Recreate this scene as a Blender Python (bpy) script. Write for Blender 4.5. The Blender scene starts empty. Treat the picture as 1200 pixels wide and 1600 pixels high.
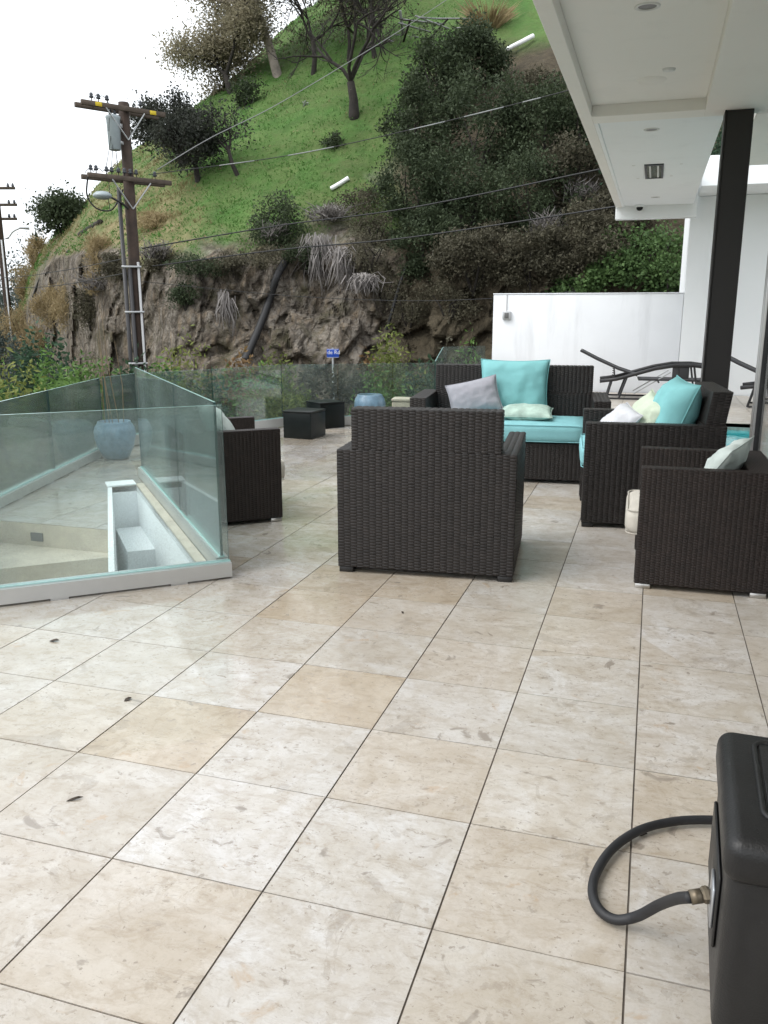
import bpy, bmesh, math, random
import numpy as np
from mathutils import Vector, Matrix, noise as mn
scene = bpy.context.scene
COL = scene.collection
RAD = math.radians

# ------------------------------------------------------------------ camera
F_PX = 1312.2                       # focal length in pixels of the 1200 x 1600 photograph
PITCH, YAW, ROLL = RAD(-13.614), RAD(-17.504), RAD(-0.067)
CAM = Vector((1.3337, -1.7175, 1.4819))
fw = Vector((math.sin(YAW)*math.cos(PITCH), math.cos(YAW)*math.cos(PITCH), math.sin(PITCH)))
r0_ = Vector((math.cos(YAW), -math.sin(YAW), 0)); u0_ = r0_.cross(fw)
rt = r0_*math.cos(ROLL)+u0_*math.sin(ROLL); up = -r0_*math.sin(ROLL)+u0_*math.cos(ROLL)
cd = bpy.data.cameras.new('camera'); cam = bpy.data.objects.new('camera', cd); COL.objects.link(cam)
cam.matrix_world = Matrix(((rt.x, up.x, -fw.x, CAM.x), (rt.y, up.y, -fw.y, CAM.y), (rt.z, up.z, -fw.z, CAM.z), (0, 0, 0, 1)))
cd.sensor_fit = 'VERTICAL'; cd.sensor_height = 24.0; cd.lens = F_PX/1600*24.0
cd.clip_start = 0.05; cd.clip_end = 6000
scene.camera = cam

# ------------------------------------------------------------------ overcast sky, weak wide sun, exposure
SUN_EL, SUN_AZ = RAD(52), RAD(-128)          # azimuth measured from +Y towards +X
w = bpy.data.worlds.new('World'); scene.world = w; w.use_nodes = True
nt = w.node_tree; nt.nodes.clear()
wo = nt.nodes.new('ShaderNodeOutputWorld'); bg = nt.nodes.new('ShaderNodeBackground')
sk = nt.nodes.new('ShaderNodeTexSky'); sk.sky_type = 'NISHITA'; sk.sun_disc = False
sk.sun_elevation = SUN_EL; sk.sun_rotation = SUN_AZ; sk.air_density = 1.0; sk.dust_density = 6.0; sk.ozone_density = 1.0
hs = nt.nodes.new('ShaderNodeHueSaturation'); hs.inputs['Saturation'].default_value = 0.12
mx = nt.nodes.new('ShaderNodeMix'); mx.data_type = 'RGBA'; mx.inputs[0].default_value = 0.72
mx.inputs[7].default_value = (7.4, 7.75, 8.1, 1)          # the even white cloud deck
nt.links.new(sk.outputs[0], hs.inputs['Color']); nt.links.new(hs.outputs[0], mx.inputs[6])
nt.links.new(mx.outputs[2], bg.inputs[0]); bg.inputs[1].default_value = 0.12
nt.links.new(bg.outputs[0], wo.inputs[0])
sd = bpy.data.lights.new('sun', 'SUN'); sun = bpy.data.objects.new('sun', sd); COL.objects.link(sun)
sd.energy = 0.7; sd.angle = RAD(40); sd.color = (1, 0.97, 0.93)
sun.rotation_euler = Vector((math.sin(SUN_AZ)*math.cos(SUN_EL), math.cos(SUN_AZ)*math.cos(SUN_EL), math.sin(SUN_EL))).to_track_quat('Z', 'Y').to_euler()
vs = scene.view_settings; vs.view_transform = 'Standard'; vs.look = 'None'; vs.gamma = 1; vs.use_curve_mapping = False
vs.exposure = 1.02
scene.render.resolution_x = 768; scene.render.resolution_y = 1024
scene.cycles.transparent_max_bounces = 16; scene.cycles.max_bounces = 6

# ------------------------------------------------------------------ photograph pixel -> direction helpers
def ray(x, y): return rt*((x-600)/F_PX) - up*((y-800)/F_PX) + fw
def G(x, y, z=0.0):                  # where the ray meets the level z
    d = ray(x, y); return CAM + d*((z-CAM.z)/d.z)
def P(x, y, r):                      # at horizontal distance r
    d = ray(x, y); return CAM + d*(r/math.hypot(d.x, d.y))
def PX(v):
    d = Vector(v)-CAM; z = d.dot(fw); return 600+F_PX*d.dot(rt)/z, 800-F_PX*d.dot(up)/z, z
def az(px):
    d = ray(px, 484); return math.atan2(d.x, d.y)

# ------------------------------------------------------------------ materials
def mat(name, col=(.5, .5, .5), rough=.6, metal=0, spec=.5, var=0, vscale=5, bump=0, bscale=40, detail=6, col2=None, coord='Object'):
    m = bpy.data.materials.new(name); m.use_nodes = True; t = m.node_tree; N = t.nodes; L = t.links
    b = N['Principled BSDF']; b.inputs['Roughness'].default_value = rough; b.inputs['Metallic'].default_value = metal
    b.inputs['Specular IOR Level'].default_value = spec; b.inputs['Base Color'].default_value = (*col, 1)
    tc = N.new('ShaderNodeTexCoord')
    if var or col2:
        n = N.new('ShaderNodeTexNoise'); n.inputs['Scale'].default_value = vscale; n.inputs['Detail'].default_value = detail
        n.inputs['Roughness'].default_value = .65
        L.new(tc.outputs[coord], n.inputs['Vector'])
        r = N.new('ShaderNodeValToRGB'); e = r.color_ramp.elements
        c1 = col if col2 else tuple(max(0, c*(1-var)) for c in col); c2 = col2 or tuple(min(1, c*(1+var)) for c in col)
        e[0].position = .32; e[1].position = .68; e[0].color = (*c1, 1); e[1].color = (*c2, 1)
        L.new(n.outputs[0], r.inputs[0]); L.new(r.outputs[0], b.inputs['Base Color'])
    if bump:
        n2 = N.new('ShaderNodeTexNoise'); n2.inputs['Scale'].default_value = bscale; n2.inputs['Detail'].default_value = 5
        L.new(tc.outputs[coord], n2.inputs['Vector'])
        bp = N.new('ShaderNodeBump'); bp.inputs['Strength'].default_value = bump; bp.inputs['Distance'].default_value = .02
        L.new(n2.outputs[0], bp.inputs['Height']); L.new(bp.outputs[0], b.inputs['Normal'])
    return m

def node(t, kind, **kw):
    n = t.nodes.new(kind)
    for k, v in kw.items():
        if k.startswith('i_'):
            key = k[2:]; key = int(key) if key.isdigit() else key.replace('_', ' ')
            n.inputs[key].default_value = v
        else: setattr(n, k, v)
    return n
def ramp(t, src, stops):
    r = t.nodes.new('ShaderNodeValToRGB'); e = r.color_ramp.elements
    while len(e) < len(stops): e.new(.5)
    for q, (p, c) in zip(e, stops): q.position = p; q.color = c if len(c) == 4 else (*c, 1)
    t.links.new(src, r.inputs[0]); return r.outputs[0]
def mixc(t, fac, a, b, mode='MIX'):
    n = t.nodes.new('ShaderNodeMix'); n.data_type = 'RGBA'; n.blend_type = mode
    for s, v in ((0, fac), (6, a), (7, b)):
        if hasattr(v, 'is_output'): t.links.new(v, n.inputs[s])
        else: n.inputs[s].default_value = v if s == 0 else ((*v, 1) if len(v) == 3 else v)
    return n.outputs[2]
def vmath(t, op, a, b=None):
    n = t.nodes.new('ShaderNodeVectorMath'); n.operation = op
    for i, v in enumerate((a, b)):
        if v is None: continue
        if hasattr(v, 'is_output'): t.links.new(v, n.inputs[i])
        else: n.inputs[i].default_value = v
    return n.outputs[0]
def fmath(t, op, a, b=None):
    n = t.nodes.new('ShaderNodeMath'); n.operation = op
    for i, v in enumerate((a, b)):
        if v is None: continue
        if hasattr(v, 'is_output'): t.links.new(v, n.inputs[i])
        else: n.inputs[i].default_value = v
    return n.outputs[0]
def noisef(t, vec, scale, detail=6, rough=.6, dist=0):
    n = node(t, 'ShaderNodeTexNoise'); n.inputs['Scale'].default_value = scale; n.inputs['Detail'].default_value = detail
    n.inputs['Roughness'].default_value = rough; n.inputs['Distortion'].default_value = dist
    t.links.new(vec, n.inputs['Vector']); return n.outputs[0]

S = 0.4572                           # tile pitch, m
def travertine():
    m = bpy.data.materials.new('travertine'); m.use_nodes = True; t = m.node_tree; L = t.links; b = t.nodes['Principled BSDF']
    pos = node(t, 'ShaderNodeNewGeometry').outputs['Position']
    cell = vmath(t, 'FLOOR', vmath(t, 'DIVIDE', pos, (S, S, 50)))
    wn = node(t, 'ShaderNodeTexWhiteNoise'); L.new(cell, wn.inputs['Vector'])
    off = vmath(t, 'MULTIPLY', wn.outputs['Color'], (37, 41, 13))
    v = vmath(t, 'ADD', pos, off)
    info = node(t, 'ShaderNodeObjectInfo')
    sc = node(t, 'ShaderNodeSeparateColor'); L.new(info.outputs['Color'], sc.inputs[0])
    base = ramp(t, wn.outputs['Value'], [(0, (.585, .555, .51)), (.3, (.515, .49, .45)), (.6, (.585, .565, .54)), (1, (.515, .475, .42))])
    base = mixc(t, sc.outputs[0], base, (.49, .41, .305))
    def toned(k): return mixc(t, 1, base, k, 'MULTIPLY')
    cloud = noisef(t, v, 5.0, 10, .66, .9)
    base = mixc(t, ramp(t, cloud, [(.40, (0,)*3), (.455, (.38,)*3), (.50, (.42,)*3), (.535, (.72,)*3), (.60, (.78,)*3), (.63, (1,)*3)]), base, toned((.81, .765, .70)))
    pale = noisef(t, vmath(t, 'ADD', v, (3.1, 7.7, 0)), 3.6, 10, .68, .7)
    base = mixc(t, ramp(t, pale, [(.50, (0,)*3), (.53, (.45,)*3), (.60, (.5,)*3), (.63, (.7,)*3)]), base, toned((1.07, 1.10, 1.16)))
    st = vmath(t, 'MULTIPLY', v, (3.2, 8.5, 1))
    band = noisef(t, st, 2.0, 9, .70, 1.1)
    base = mixc(t, ramp(t, band, [(.54, (0, 0, 0)), (.58, (.32,)*3), (.70, (.55,)*3)]), base, toned((.74, .68, .60)))
    mott = noisef(t, v, 22, 8, .72, .5)
    base = mixc(t, ramp(t, mott, [(.50, (0, 0, 0)), (.56, (.5,)*3), (.66, (.6,)*3)]), base, toned((.86, .83, .79)))
    spot = noisef(t, v, 8.5, 6, .55, .8)
    sp2 = ramp(t, spot, [(.655, (0, 0, 0)), (.675, (.5,)*3), (.71, (.85,)*3)])
    base = mixc(t, sp2, base, (.235, .20, .165))
    rust = noisef(t, vmath(t, 'ADD', v, (11, 2, 0)), 5.5, 8, .65, .6)
    base = mixc(t, ramp(t, rust, [(.64, (0, 0, 0)), (.69, (.55,)*3)]), base, (.42, .30, .19))
    vein = noisef(t, st, .9, 10, .74, 1.9)
    ve = ramp(t, vein, [(.495, (0, 0, 0)), (.5, (.6, .6, .6)), (.505, (0, 0, 0))])
    base = mixc(t, ve, base, (.26, .215, .17))
    clus = ramp(t, noisef(t, st, 1.6, 5, .6, .8), [(.44, (0,)*3), (.58, (1,)*3)])
    sm = fmath(t, 'MULTIPLY', ramp(t, noisef(t, vmath(t, 'MULTIPLY', v, (1, 1.9, 1)), 30, 5, .62, .6), [(.585, (0,)*3), (.61, (.5,)*3), (.68, (.8,)*3)]), clus)
    base = mixc(t, sm, base, (.30, .255, .205))
    blot = noisef(t, vmath(t, 'ADD', v, (5, 19, 0)), 4.2, 9, .7, 1.2)
    base = mixc(t, ramp(t, blot, [(.60, (0,)*3), (.615, (.42,)*3), (.70, (.6,)*3)]), base, toned((.66, .63, .60)))
    edge = ramp(t, blot, [(.594, (0,)*3), (.602, (.5,)*3), (.612, (0,)*3)])
    base = mixc(t, edge, base, (.30, .25, .19))
    pit = noisef(t, v, 48, 4, .65, .3)
    base = mixc(t, ramp(t, pit, [(.64, (0, 0, 0)), (.67, (.75, .75, .75))]), base, (.23, .19, .15))
    grain = noisef(t, v, 160, 3, .6)
    base = mixc(t, ramp(t, grain, [(.3, (.22,)*3), (.6, (0,)*3)]), base, toned((.80, .78, .75)))
    dirt = noisef(t, pos, .9, 5, .6)
    base = mixc(t, ramp(t, dirt, [(.45, (0, 0, 0)), (.7, (.28, .28, .28))]), base, (.38, .34, .29))
    L.new(base, b.inputs['Base Color'])
    wet = noisef(t, pos, .75, 4, .55, .5)
    fine = noisef(t, v, 9, 5, .6)
    rr = fmath(t, 'ADD', ramp(t, wet, [(.40, (.03,)*3), (.62, (.20,)*3)]), fmath(t, 'MULTIPLY', fine, .12))
    sx_ = node(t, 'ShaderNodeSeparateXYZ'); L.new(pos, sx_.inputs[0])
    mr = node(t, 'ShaderNodeMapRange'); mr.interpolation_type = 'SMOOTHSTEP'
    for k_, v_ in (('From Min', -.3), ('From Max', .8), ('To Min', 1), ('To Max', 0)): mr.inputs[k_].default_value = v_
    L.new(fmath(t, 'ADD', sx_.outputs[0], fmath(t, 'MULTIPLY', fmath(t, 'SUBTRACT', noisef(t, pos, 1.3, 5, .6), .5), 1.6)), mr.inputs['Value']); rain = mr.outputs[0]   # rain stops at the roof line
    rr = fmath(t, 'ADD', rr, fmath(t, 'MULTIPLY', fmath(t, 'SUBTRACT', 1.0, rain), .22))
    film = fmath(t, 'MULTIPLY', rain, fmath(t, 'MULTIPLY', ramp(t, wet, [(.42, (1,)*3), (.64, (.2,)*3)]), .9))
    L.new(film, b.inputs['Coat Weight']); b.inputs['Coat Roughness'].default_value = .035; b.inputs['Coat IOR'].default_value = 1.36
    L.new(rr, b.inputs['Roughness']); b.inputs['Specular IOR Level'].default_value = .5
    bp = node(t, 'ShaderNodeBump'); bp.inputs['Strength'].default_value = .10; bp.inputs['Distance'].default_value = .004
    L.new(fmath(t, 'SUBTRACT', noisef(t, v, 45, 4, .6), fmath(t, 'MULTIPLY', sp2, .6)), bp.inputs['Height']); L.new(bp.outputs[0], b.inputs['Normal'])
    return m

def leafmat(name, c1, c2, scale=.9, trans=.25, rough=.55):
    m = bpy.data.materials.new(name); m.use_nodes = True; t = m.node_tree; L = t.links; b = t.nodes['Principled BSDF']; out = t.nodes['Material Output']
    pos = node(t, 'ShaderNodeNewGeometry')
    f = noisef(t, pos.outputs['Position'], scale, 4, .6)
    rnd = pos.outputs['Random Per Island']
    fac = fmath(t, 'ADD', fmath(t, 'MULTIPLY', f, .85), fmath(t, 'MULTIPLY', rnd, .28))
    c = ramp(t, fac, [(.28, c1), (.78, c2)])
    L.new(c, b.inputs['Base Color']); b.inputs['Roughness'].default_value = rough; b.inputs['Specular IOR Level'].default_value = .14
    tr = node(t, 'ShaderNodeBsdfTranslucent'); L.new(c, tr.inputs[0])
    ms = node(t, 'ShaderNodeMixShader'); ms.inputs[0].default_value = trans
    L.new(b.outputs[0], ms.inputs[1]); L.new(tr.outputs[0], ms.inputs[2]); L.new(ms.outputs[0], out.inputs[0])
    return m

def glassmat(name, tint, dust=.05, dscale=60):
    m = bpy.data.materials.new(name); m.use_nodes = True; t = m.node_tree; L = t.links; t.nodes.remove(t.nodes['Principled BSDF']); out = t.nodes['Material Output']
    tr = node(t, 'ShaderNodeBsdfTransparent'); tr.inputs[0].default_value = (*tint, 1)
    gl = node(t, 'ShaderNodeBsdfGlossy'); gl.inputs['Roughness'].default_value = .02
    fr = node(t, 'ShaderNodeFresnel'); fr.inputs[0].default_value = 1.5
    ms = node(t, 'ShaderNodeMixShader'); L.new(fmath(t, 'MULTIPLY', fr.outputs[0], .8), ms.inputs[0]); L.new(tr.outputs[0], ms.inputs[1]); L.new(gl.outputs[0], ms.inputs[2])
    pos = node(t, 'ShaderNodeNewGeometry').outputs['Position']
    df = node(t, 'ShaderNodeBsdfDiffuse'); df.inputs[0].default_value = (.60, .72, .71, 1)
    f1 = noisef(t, pos, dscale, 5, .7); f2 = noisef(t, pos, 2.0, 3, .5)
    d = fmath(t, 'MULTIPLY', ramp(t, f1, [(.42, (.25,)*3), (.66, (1,)*3)]), fmath(t, 'MULTIPLY', ramp(t, f2, [(.3, (.4,)*3), (.7, (1.2,)*3)]), dust))
    m2 = node(t, 'ShaderNodeMixShader'); L.new(d, m2.inputs[0]); L.new(ms.outputs[0], m2.inputs[1]); L.new(df.outputs[0], m2.inputs[2])
    L.new(m2.outputs[0], out.inputs[0])
    return m

def stucco(name, col, stain):
    m = bpy.data.materials.new(name); m.use_nodes = True; t = m.node_tree; L = t.links; b = t.nodes['Principled BSDF']
    pos = node(t, 'ShaderNodeNewGeometry').outputs['Position']
    s1 = noisef(t, vmath(t, 'MULTIPLY', pos, (2.6, 2.6, .35)), 1.1, 6, .6, .3)
    s2 = noisef(t, pos, 1.6, 6, .6)
    c = mixc(t, ramp(t, s1, [(.56, (0, 0, 0)), (.75, (stain,)*3)]), col, tuple(q*.62 for q in col))
    c = mixc(t, ramp(t, s2, [(.4, (0, 0, 0)), (.75, (stain*.6,)*3)]), c, tuple(q*.80 for q in col))
    L.new(c, b.inputs['Base Color']); b.inputs['Roughness'].default_value = .8
    bp = node(t, 'ShaderNodeBump'); bp.inputs['Strength'].default_value = .15; bp.inputs['Distance'].default_value = .01
    L.new(noisef(t, pos, 55, 5, .6), bp.inputs['Height']); L.new(bp.outputs[0], b.inputs['Normal'])
    return m

def node_noise_col(t, vec, scale):
    n = node(t, 'ShaderNodeTexNoise'); n.inputs['Scale'].default_value = scale; n.inputs['Detail'].default_value = 5; t.links.new(vec, n.inputs['Vector']); return n.outputs['Color']
def hillmat():
    m = bpy.data.materials.new('hillside'); m.use_nodes = True; t = m.node_tree; L = t.links; b = t.nodes['Principled BSDF']
    pos = node(t, 'ShaderNodeNewGeometry').outputs['Position']
    at = node(t, 'ShaderNodeAttribute', attribute_name='cover'); sc = node(t, 'ShaderNodeSeparateColor'); L.new(at.outputs['Color'], sc.inputs[0])
    g1 = noisef(t, pos, .55, 7, .65, .4); g2 = noisef(t, pos, 3.5, 6, .7)
    grass = ramp(t, g1, [(.3, (.056, .118, .030)), (.5, (.080, .178, .042)), (.7, (.108, .225, .056))])
    grass = mixc(t, ramp(t, g2, [(.42, (0,)*3), (.72, (.75,)*3)]), grass, (.066, .13, .032))
    g0 = noisef(t, pos, .16, 5, .6, .3)
    grass = mixc(t, ramp(t, g0, [(.42, (0,)*3), (.62, (.8,)*3)]), grass, mixc(t, 1, grass, (.70, .66, .62), 'MULTIPLY'))
    dryn = noisef(t, vmath(t, 'MULTIPLY', pos, (1, 1, .5)), .8, 6, .65)
    dryc = ramp(t, g2, [(.3, (.20, .175, .085)), (.7, (.32, .265, .15))])
    df = fmath(t, 'MULTIPLY', ramp(t, dryn, [(.34, (0,)*3), (.58, (1,)*3)]), sc.outputs[1])
    grass = mixc(t, df, grass, dryc)
    r1 = noisef(t, pos, .9, 9, .7, .7); r2 = noisef(t, vmath(t, 'MULTIPLY', pos, (1.6, 1.6, .6)), 1.7, 8, .72, .5); r3 = noisef(t, pos, 6, 7, .7)
    rock = ramp(t, r1, [(.30, (.09, .076, .06)), (.45, (.175, .152, .124)), (.56, (.25, .226, .195)), (.72, (.36, .32, .265))])
    rock = mixc(t, ramp(t, r2, [(.50, (0,)*3), (.64, (.6,)*3)]), rock, (.33, .25, .165))
    rock = mixc(t, ramp(t, r3, [(.38, (.6,)*3), (.54, (0,)*3)]), rock, (.115, .09, .068))
    wv = vmath(t, 'ADD', vmath(t, 'MULTIPLY', pos, (1, 1, .62)), vmath(t, 'MULTIPLY', node_noise_col(t, pos, 1.1), (.9, .9, .9)))
    cr = None
    for sc_, amt in ((.75, .6), (2.1, .45)):
        vo = node(t, 'ShaderNodeTexVoronoi'); vo.feature = 'DISTANCE_TO_EDGE'; vo.inputs['Scale'].default_value = sc_; L.new(wv, vo.inputs['Vector'])
        rock = mixc(t, ramp(t, vo.outputs['Distance'], [(.0, (amt,)*3), (.05, (amt*.35,)*3), (.11, (0,)*3)]), rock, (.045, .036, .028))
        h_ = fmath(t, 'MINIMUM', vo.outputs['Distance'], .2); cr = h_ if cr is None else fmath(t, 'ADD', cr, h_)
    vb = node(t, 'ShaderNodeTexVoronoi'); vb.inputs['Scale'].default_value = 1.4; L.new(wv, vb.inputs['Vector'])
    sv_ = node(t, 'ShaderNodeSeparateColor'); L.new(vb.outputs['Color'], sv_.inputs[0])
    rock = mixc(t, ramp(t, sv_.outputs[0], [(.2, (.45,)*3), (.8, (0,)*3)]), rock, mixc(t, 1, rock, (.62, .60, .58), 'MULTIPLY'))
    veg = noisef(t, pos, .8, 6, .65, .3)
    rock = mixc(t, ramp(t, veg, [(.52, (0,)*3), (.66, (.65,)*3)]), rock, (.075, .07, .035))
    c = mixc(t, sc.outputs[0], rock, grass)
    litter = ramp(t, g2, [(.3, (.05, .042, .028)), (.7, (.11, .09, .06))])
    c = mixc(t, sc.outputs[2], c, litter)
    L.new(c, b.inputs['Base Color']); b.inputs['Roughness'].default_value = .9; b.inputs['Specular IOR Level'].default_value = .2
    bp = node(t, 'ShaderNodeBump'); bp.inputs['Strength'].default_value = .8; bp.inputs['Distance'].default_value = .25
    L.new(fmath(t, 'ADD', noisef(t, pos, 4.5, 8, .7), fmath(t, 'MULTIPLY', fmath(t, 'MULTIPLY', cr, fmath(t, 'SUBTRACT', 1.0, sc.outputs[0])), 2.2)), bp.inputs['Height']); L.new(bp.outputs[0], b.inputs['Normal'])
    return m

def scuffed(name, col):
    m = mat(name, col, .44, 0, .45, .3, 9, .12, 220); t = m.node_tree; b = t.nodes['Principled BSDF']; L = t.links
    tc = node(t, 'ShaderNodeTexCoord').outputs['Object']
    rot = node(t, 'ShaderNodeMapping'); rot.inputs['Rotation'].default_value = (.5, .3, .6); rot.inputs['Scale'].default_value = (9, 60, 20); L.new(tc, rot.inputs[0])
    a = ramp(t, noisef(t, rot.outputs[0], 1.0, 5, .7), [(.60, (0,)*3), (.72, (.8,)*3)]); c = ramp(t, noisef(t, tc, 6, 3, .5), [(.54, (0,)*3), (.66, (1,)*3)])
    f = fmath(t, 'MULTIPLY', a, c); dust = ramp(t, noisef(t, tc, 3.5, 6, .7), [(.45, (0,)*3), (.8, (.10,)*3)])
    src = b.inputs['Base Color'].links[0].from_socket
    L.new(mixc(t, f, mixc(t, dust, src, (.10, .095, .085)), (.26, .26, .25)), b.inputs['Base Color'])
    L.new(fmath(t, 'ADD', fmath(t, 'MULTIPLY', noisef(t, tc, 14, 5, .7), .3), .28), b.inputs['Roughness'])
    return m
def fabric(name, col, var=.05, rough=.85):
    return mat(name, col, rough, 0, .2, var, 7, .25, 260)

M = dict(
    tile=travertine(), grout=mat('grout', (.06, .05, .042), .9, vscale=5, detail=8, col2=(.17, .145, .12)),
    wicker=mat('wicker_charcoal', (.0175, .0142, .013), .45, spec=.38, var=.35, vscale=18), wickerin=mat('wicker_backing', (.010, .008, .007), .8),
    wicker2=mat('wicker_brown', (.0165, .0108, .009), .48, spec=.35, var=.35, vscale=18),
    plasticfoot=mat('dark_foot', (.015, .014, .014), .5), chromefoot=mat('brushed_foot', (.55, .54, .52), .35, 1),
    aqua=fabric('aqua_fabric', (.22, .50, .51)), aqua2=fabric('aqua_seat_fabric', (.24, .51, .54)),
    grey=fabric('grey_fabric', (.34, .34, .375), .10), mint=fabric('mint_print', (.42, .55, .48), .28), pale=fabric('pale_fabric', (.60, .61, .64), .08),
    lime=fabric('pale_lime', (.56, .63, .50), .10), cream=fabric('cream_fabric', (.55, .52, .46), .06), duck=fabric('duck_egg', (.52, .58, .55), .10),
    white=stucco('white_stucco', (.78, .80, .83), .45), housew=stucco('house_white', (.83, .85, .86), .15), soffit=stucco('soffit_plaster', (.82, .80, .76), .12),
    wellw=stucco('well_white', (.80, .82, .84), .12),
    column=mat('dark_bronze', (.010, .0085, .008), .45), alu=mat('aluminium', (.50, .50, .49), .38, .6, var=.06, vscale=3), aludark=mat('gasket', (.02, .02, .022), .5),
    railglass=glassmat('rail_glass', (.90, .955, .94), .22, 150), railclear=glassmat('rail_glass_clear', (.85, .935, .925), .17, 60), backglass=glassmat('back_glass', (.85, .895, .88), .12, 90),
    doorglass=glassmat('door_glass', (.93, .95, .95), .01, 30), glassedge=mat('glass_edge', (.38, .60, .58), .15, spec=.6), edgedark=mat('glass_edge_dark', (.02, .055, .05), .15),
    stone=mat('step_stone', (.52, .46, .38), .5, var=.14, vscale=7, bump=.1), water=mat('pool_water', (.05, .42, .45), .05, spec=.6, var=.1, vscale=3, bump=.25, bscale=6),
    potblue=mat('glazed_blue', (.14, .23, .31), .28, spec=.5, var=.22, vscale=16, bump=.25, bscale=30), soil=mat('soil', (.045, .034, .025), .95, var=.4, bump=.6),
    blackgloss=mat('black_gloss', (.005, .0075, .0075), .35, spec=.22, var=.3, vscale=5), creamstone=mat('cream_stone', (.55, .48, .38), .7, var=.1),
    blackplastic=scuffed('black_plastic', (.0085, .0085, .009)), blackdeep=mat('black_recess', (.006, .006, .006), .7),
    rubber=mat('hose_rubber', (.014, .0145, .017), .55, var=.3, vscale=14), brass=mat('hose_brass', (.17, .14, .10), .42, .7), steel=mat('steel_fitting', (.45, .47, .50), .3, .8),
    lframe=mat('lounger_frame', (.018, .018, .020), .42), sling=mat('lounger_sling', (.035, .035, .038), .75, bump=.2, bscale=180),
    hill=hillmat(), road=mat('asphalt', (.05, .05, .052), .85, var=.25, vscale=3, bump=.2), ground=mat('valley_ground', (.10, .105, .05), .95, var=.4, vscale=.05),
    bark=mat('bark', (.021, .017, .014), .9, var=.45, vscale=3, bump=.6, bscale=14), palebark=mat('pale_bark', (.27, .235, .20), .85, var=.35, vscale=2.2, bump=.5, bscale=9),
    polewood=mat('pole_wood', (.040, .025, .018), .85, var=.35, vscale=4, bump=.4, bscale=18), armwood=mat('crossarm_wood', (.085, .065, .050), .85, var=.3, vscale=5),
    tank=mat('transformer_grey', (.33, .38, .40), .45, var=.08), insul=mat('insulator', (.04, .045, .055), .3), yellow=mat('yellow_tag', (.62, .46, .02), .6), galv=mat('galvanised', (.45, .46, .47), .45, .5),
    conduit=mat('conduit_black', (.030, .029, .031), .5), conduitl=mat('conduit_grey', (.42, .42, .42), .5), wire=mat('cable_black', (.014, .014, .015), .6), cablegrey=mat('cable_grey', (.20, .20, .20), .6), sleeve=mat('sleeve_white', (.25, .26, .26), .55),
    whitepipe=mat('white_pipe', (.80, .81, .82), .45), blackpipe=mat('corrugated_pipe', (.014, .014, .015), .6), signblue=mat('sign_blue', (.012, .07, .42), .5), signwhite=mat('sign_white', (.8, .8, .8), .5),
    lamp=mat('lamp_trim', (.62, .62, .60), .4), lampdark=mat('lamp_inside', (.12, .12, .12), .4), lampglass=mat('square_lamp_glass', (.16, .19, .18), .15, var=.3, vscale=9),
    leafdark=leafmat('leaf_dark', (.022, .034, .018), (.075, .098, .052)), leafoak=leafmat('leaf_oak', (.018, .021, .018), (.06, .066, .052)), leafbrown=leafmat('leaf_brown', (.042, .040, .027), (.125, .115, .078)),
    leafeuc=leafmat('leaf_eucalyptus', (.15, .14, .095), (.36, .32, .22), trans=.35), leafgreen=leafmat('leaf_green', (.05, .10, .028), (.15, .26, .07)), leafyel=leafmat('leaf_yellow_green', (.06, .10, .022), (.23, .25, .075)),
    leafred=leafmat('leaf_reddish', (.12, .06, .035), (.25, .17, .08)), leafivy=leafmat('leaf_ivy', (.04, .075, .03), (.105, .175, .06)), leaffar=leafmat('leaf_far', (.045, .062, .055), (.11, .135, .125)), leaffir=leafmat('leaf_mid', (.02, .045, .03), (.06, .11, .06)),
    drygrass=leafmat('dry_grass', (.20, .155, .08), (.38, .30, .17)), deadgrey=leafmat('dead_grey', (.16, .145, .135), (.36, .335, .32)), blades=leafmat('grass_blades', (.060, .145, .030), (.100, .215, .05), .5), twig=mat('grey_twig', (.10, .085, .075), .9),
    tuft=leafmat('dry_tuft', (.16, .15, .06), (.30, .26, .14), .5), fallen=mat('fallen_leaf', (.045, .032, .022), .7), reed=mat('dry_reed', (.17, .125, .07), .8), board=mat('weathered_board', (.28, .28, .29), .8, var=.2),
)
# brown chain of dirt down the white wall is in the stucco material's own stains

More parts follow.
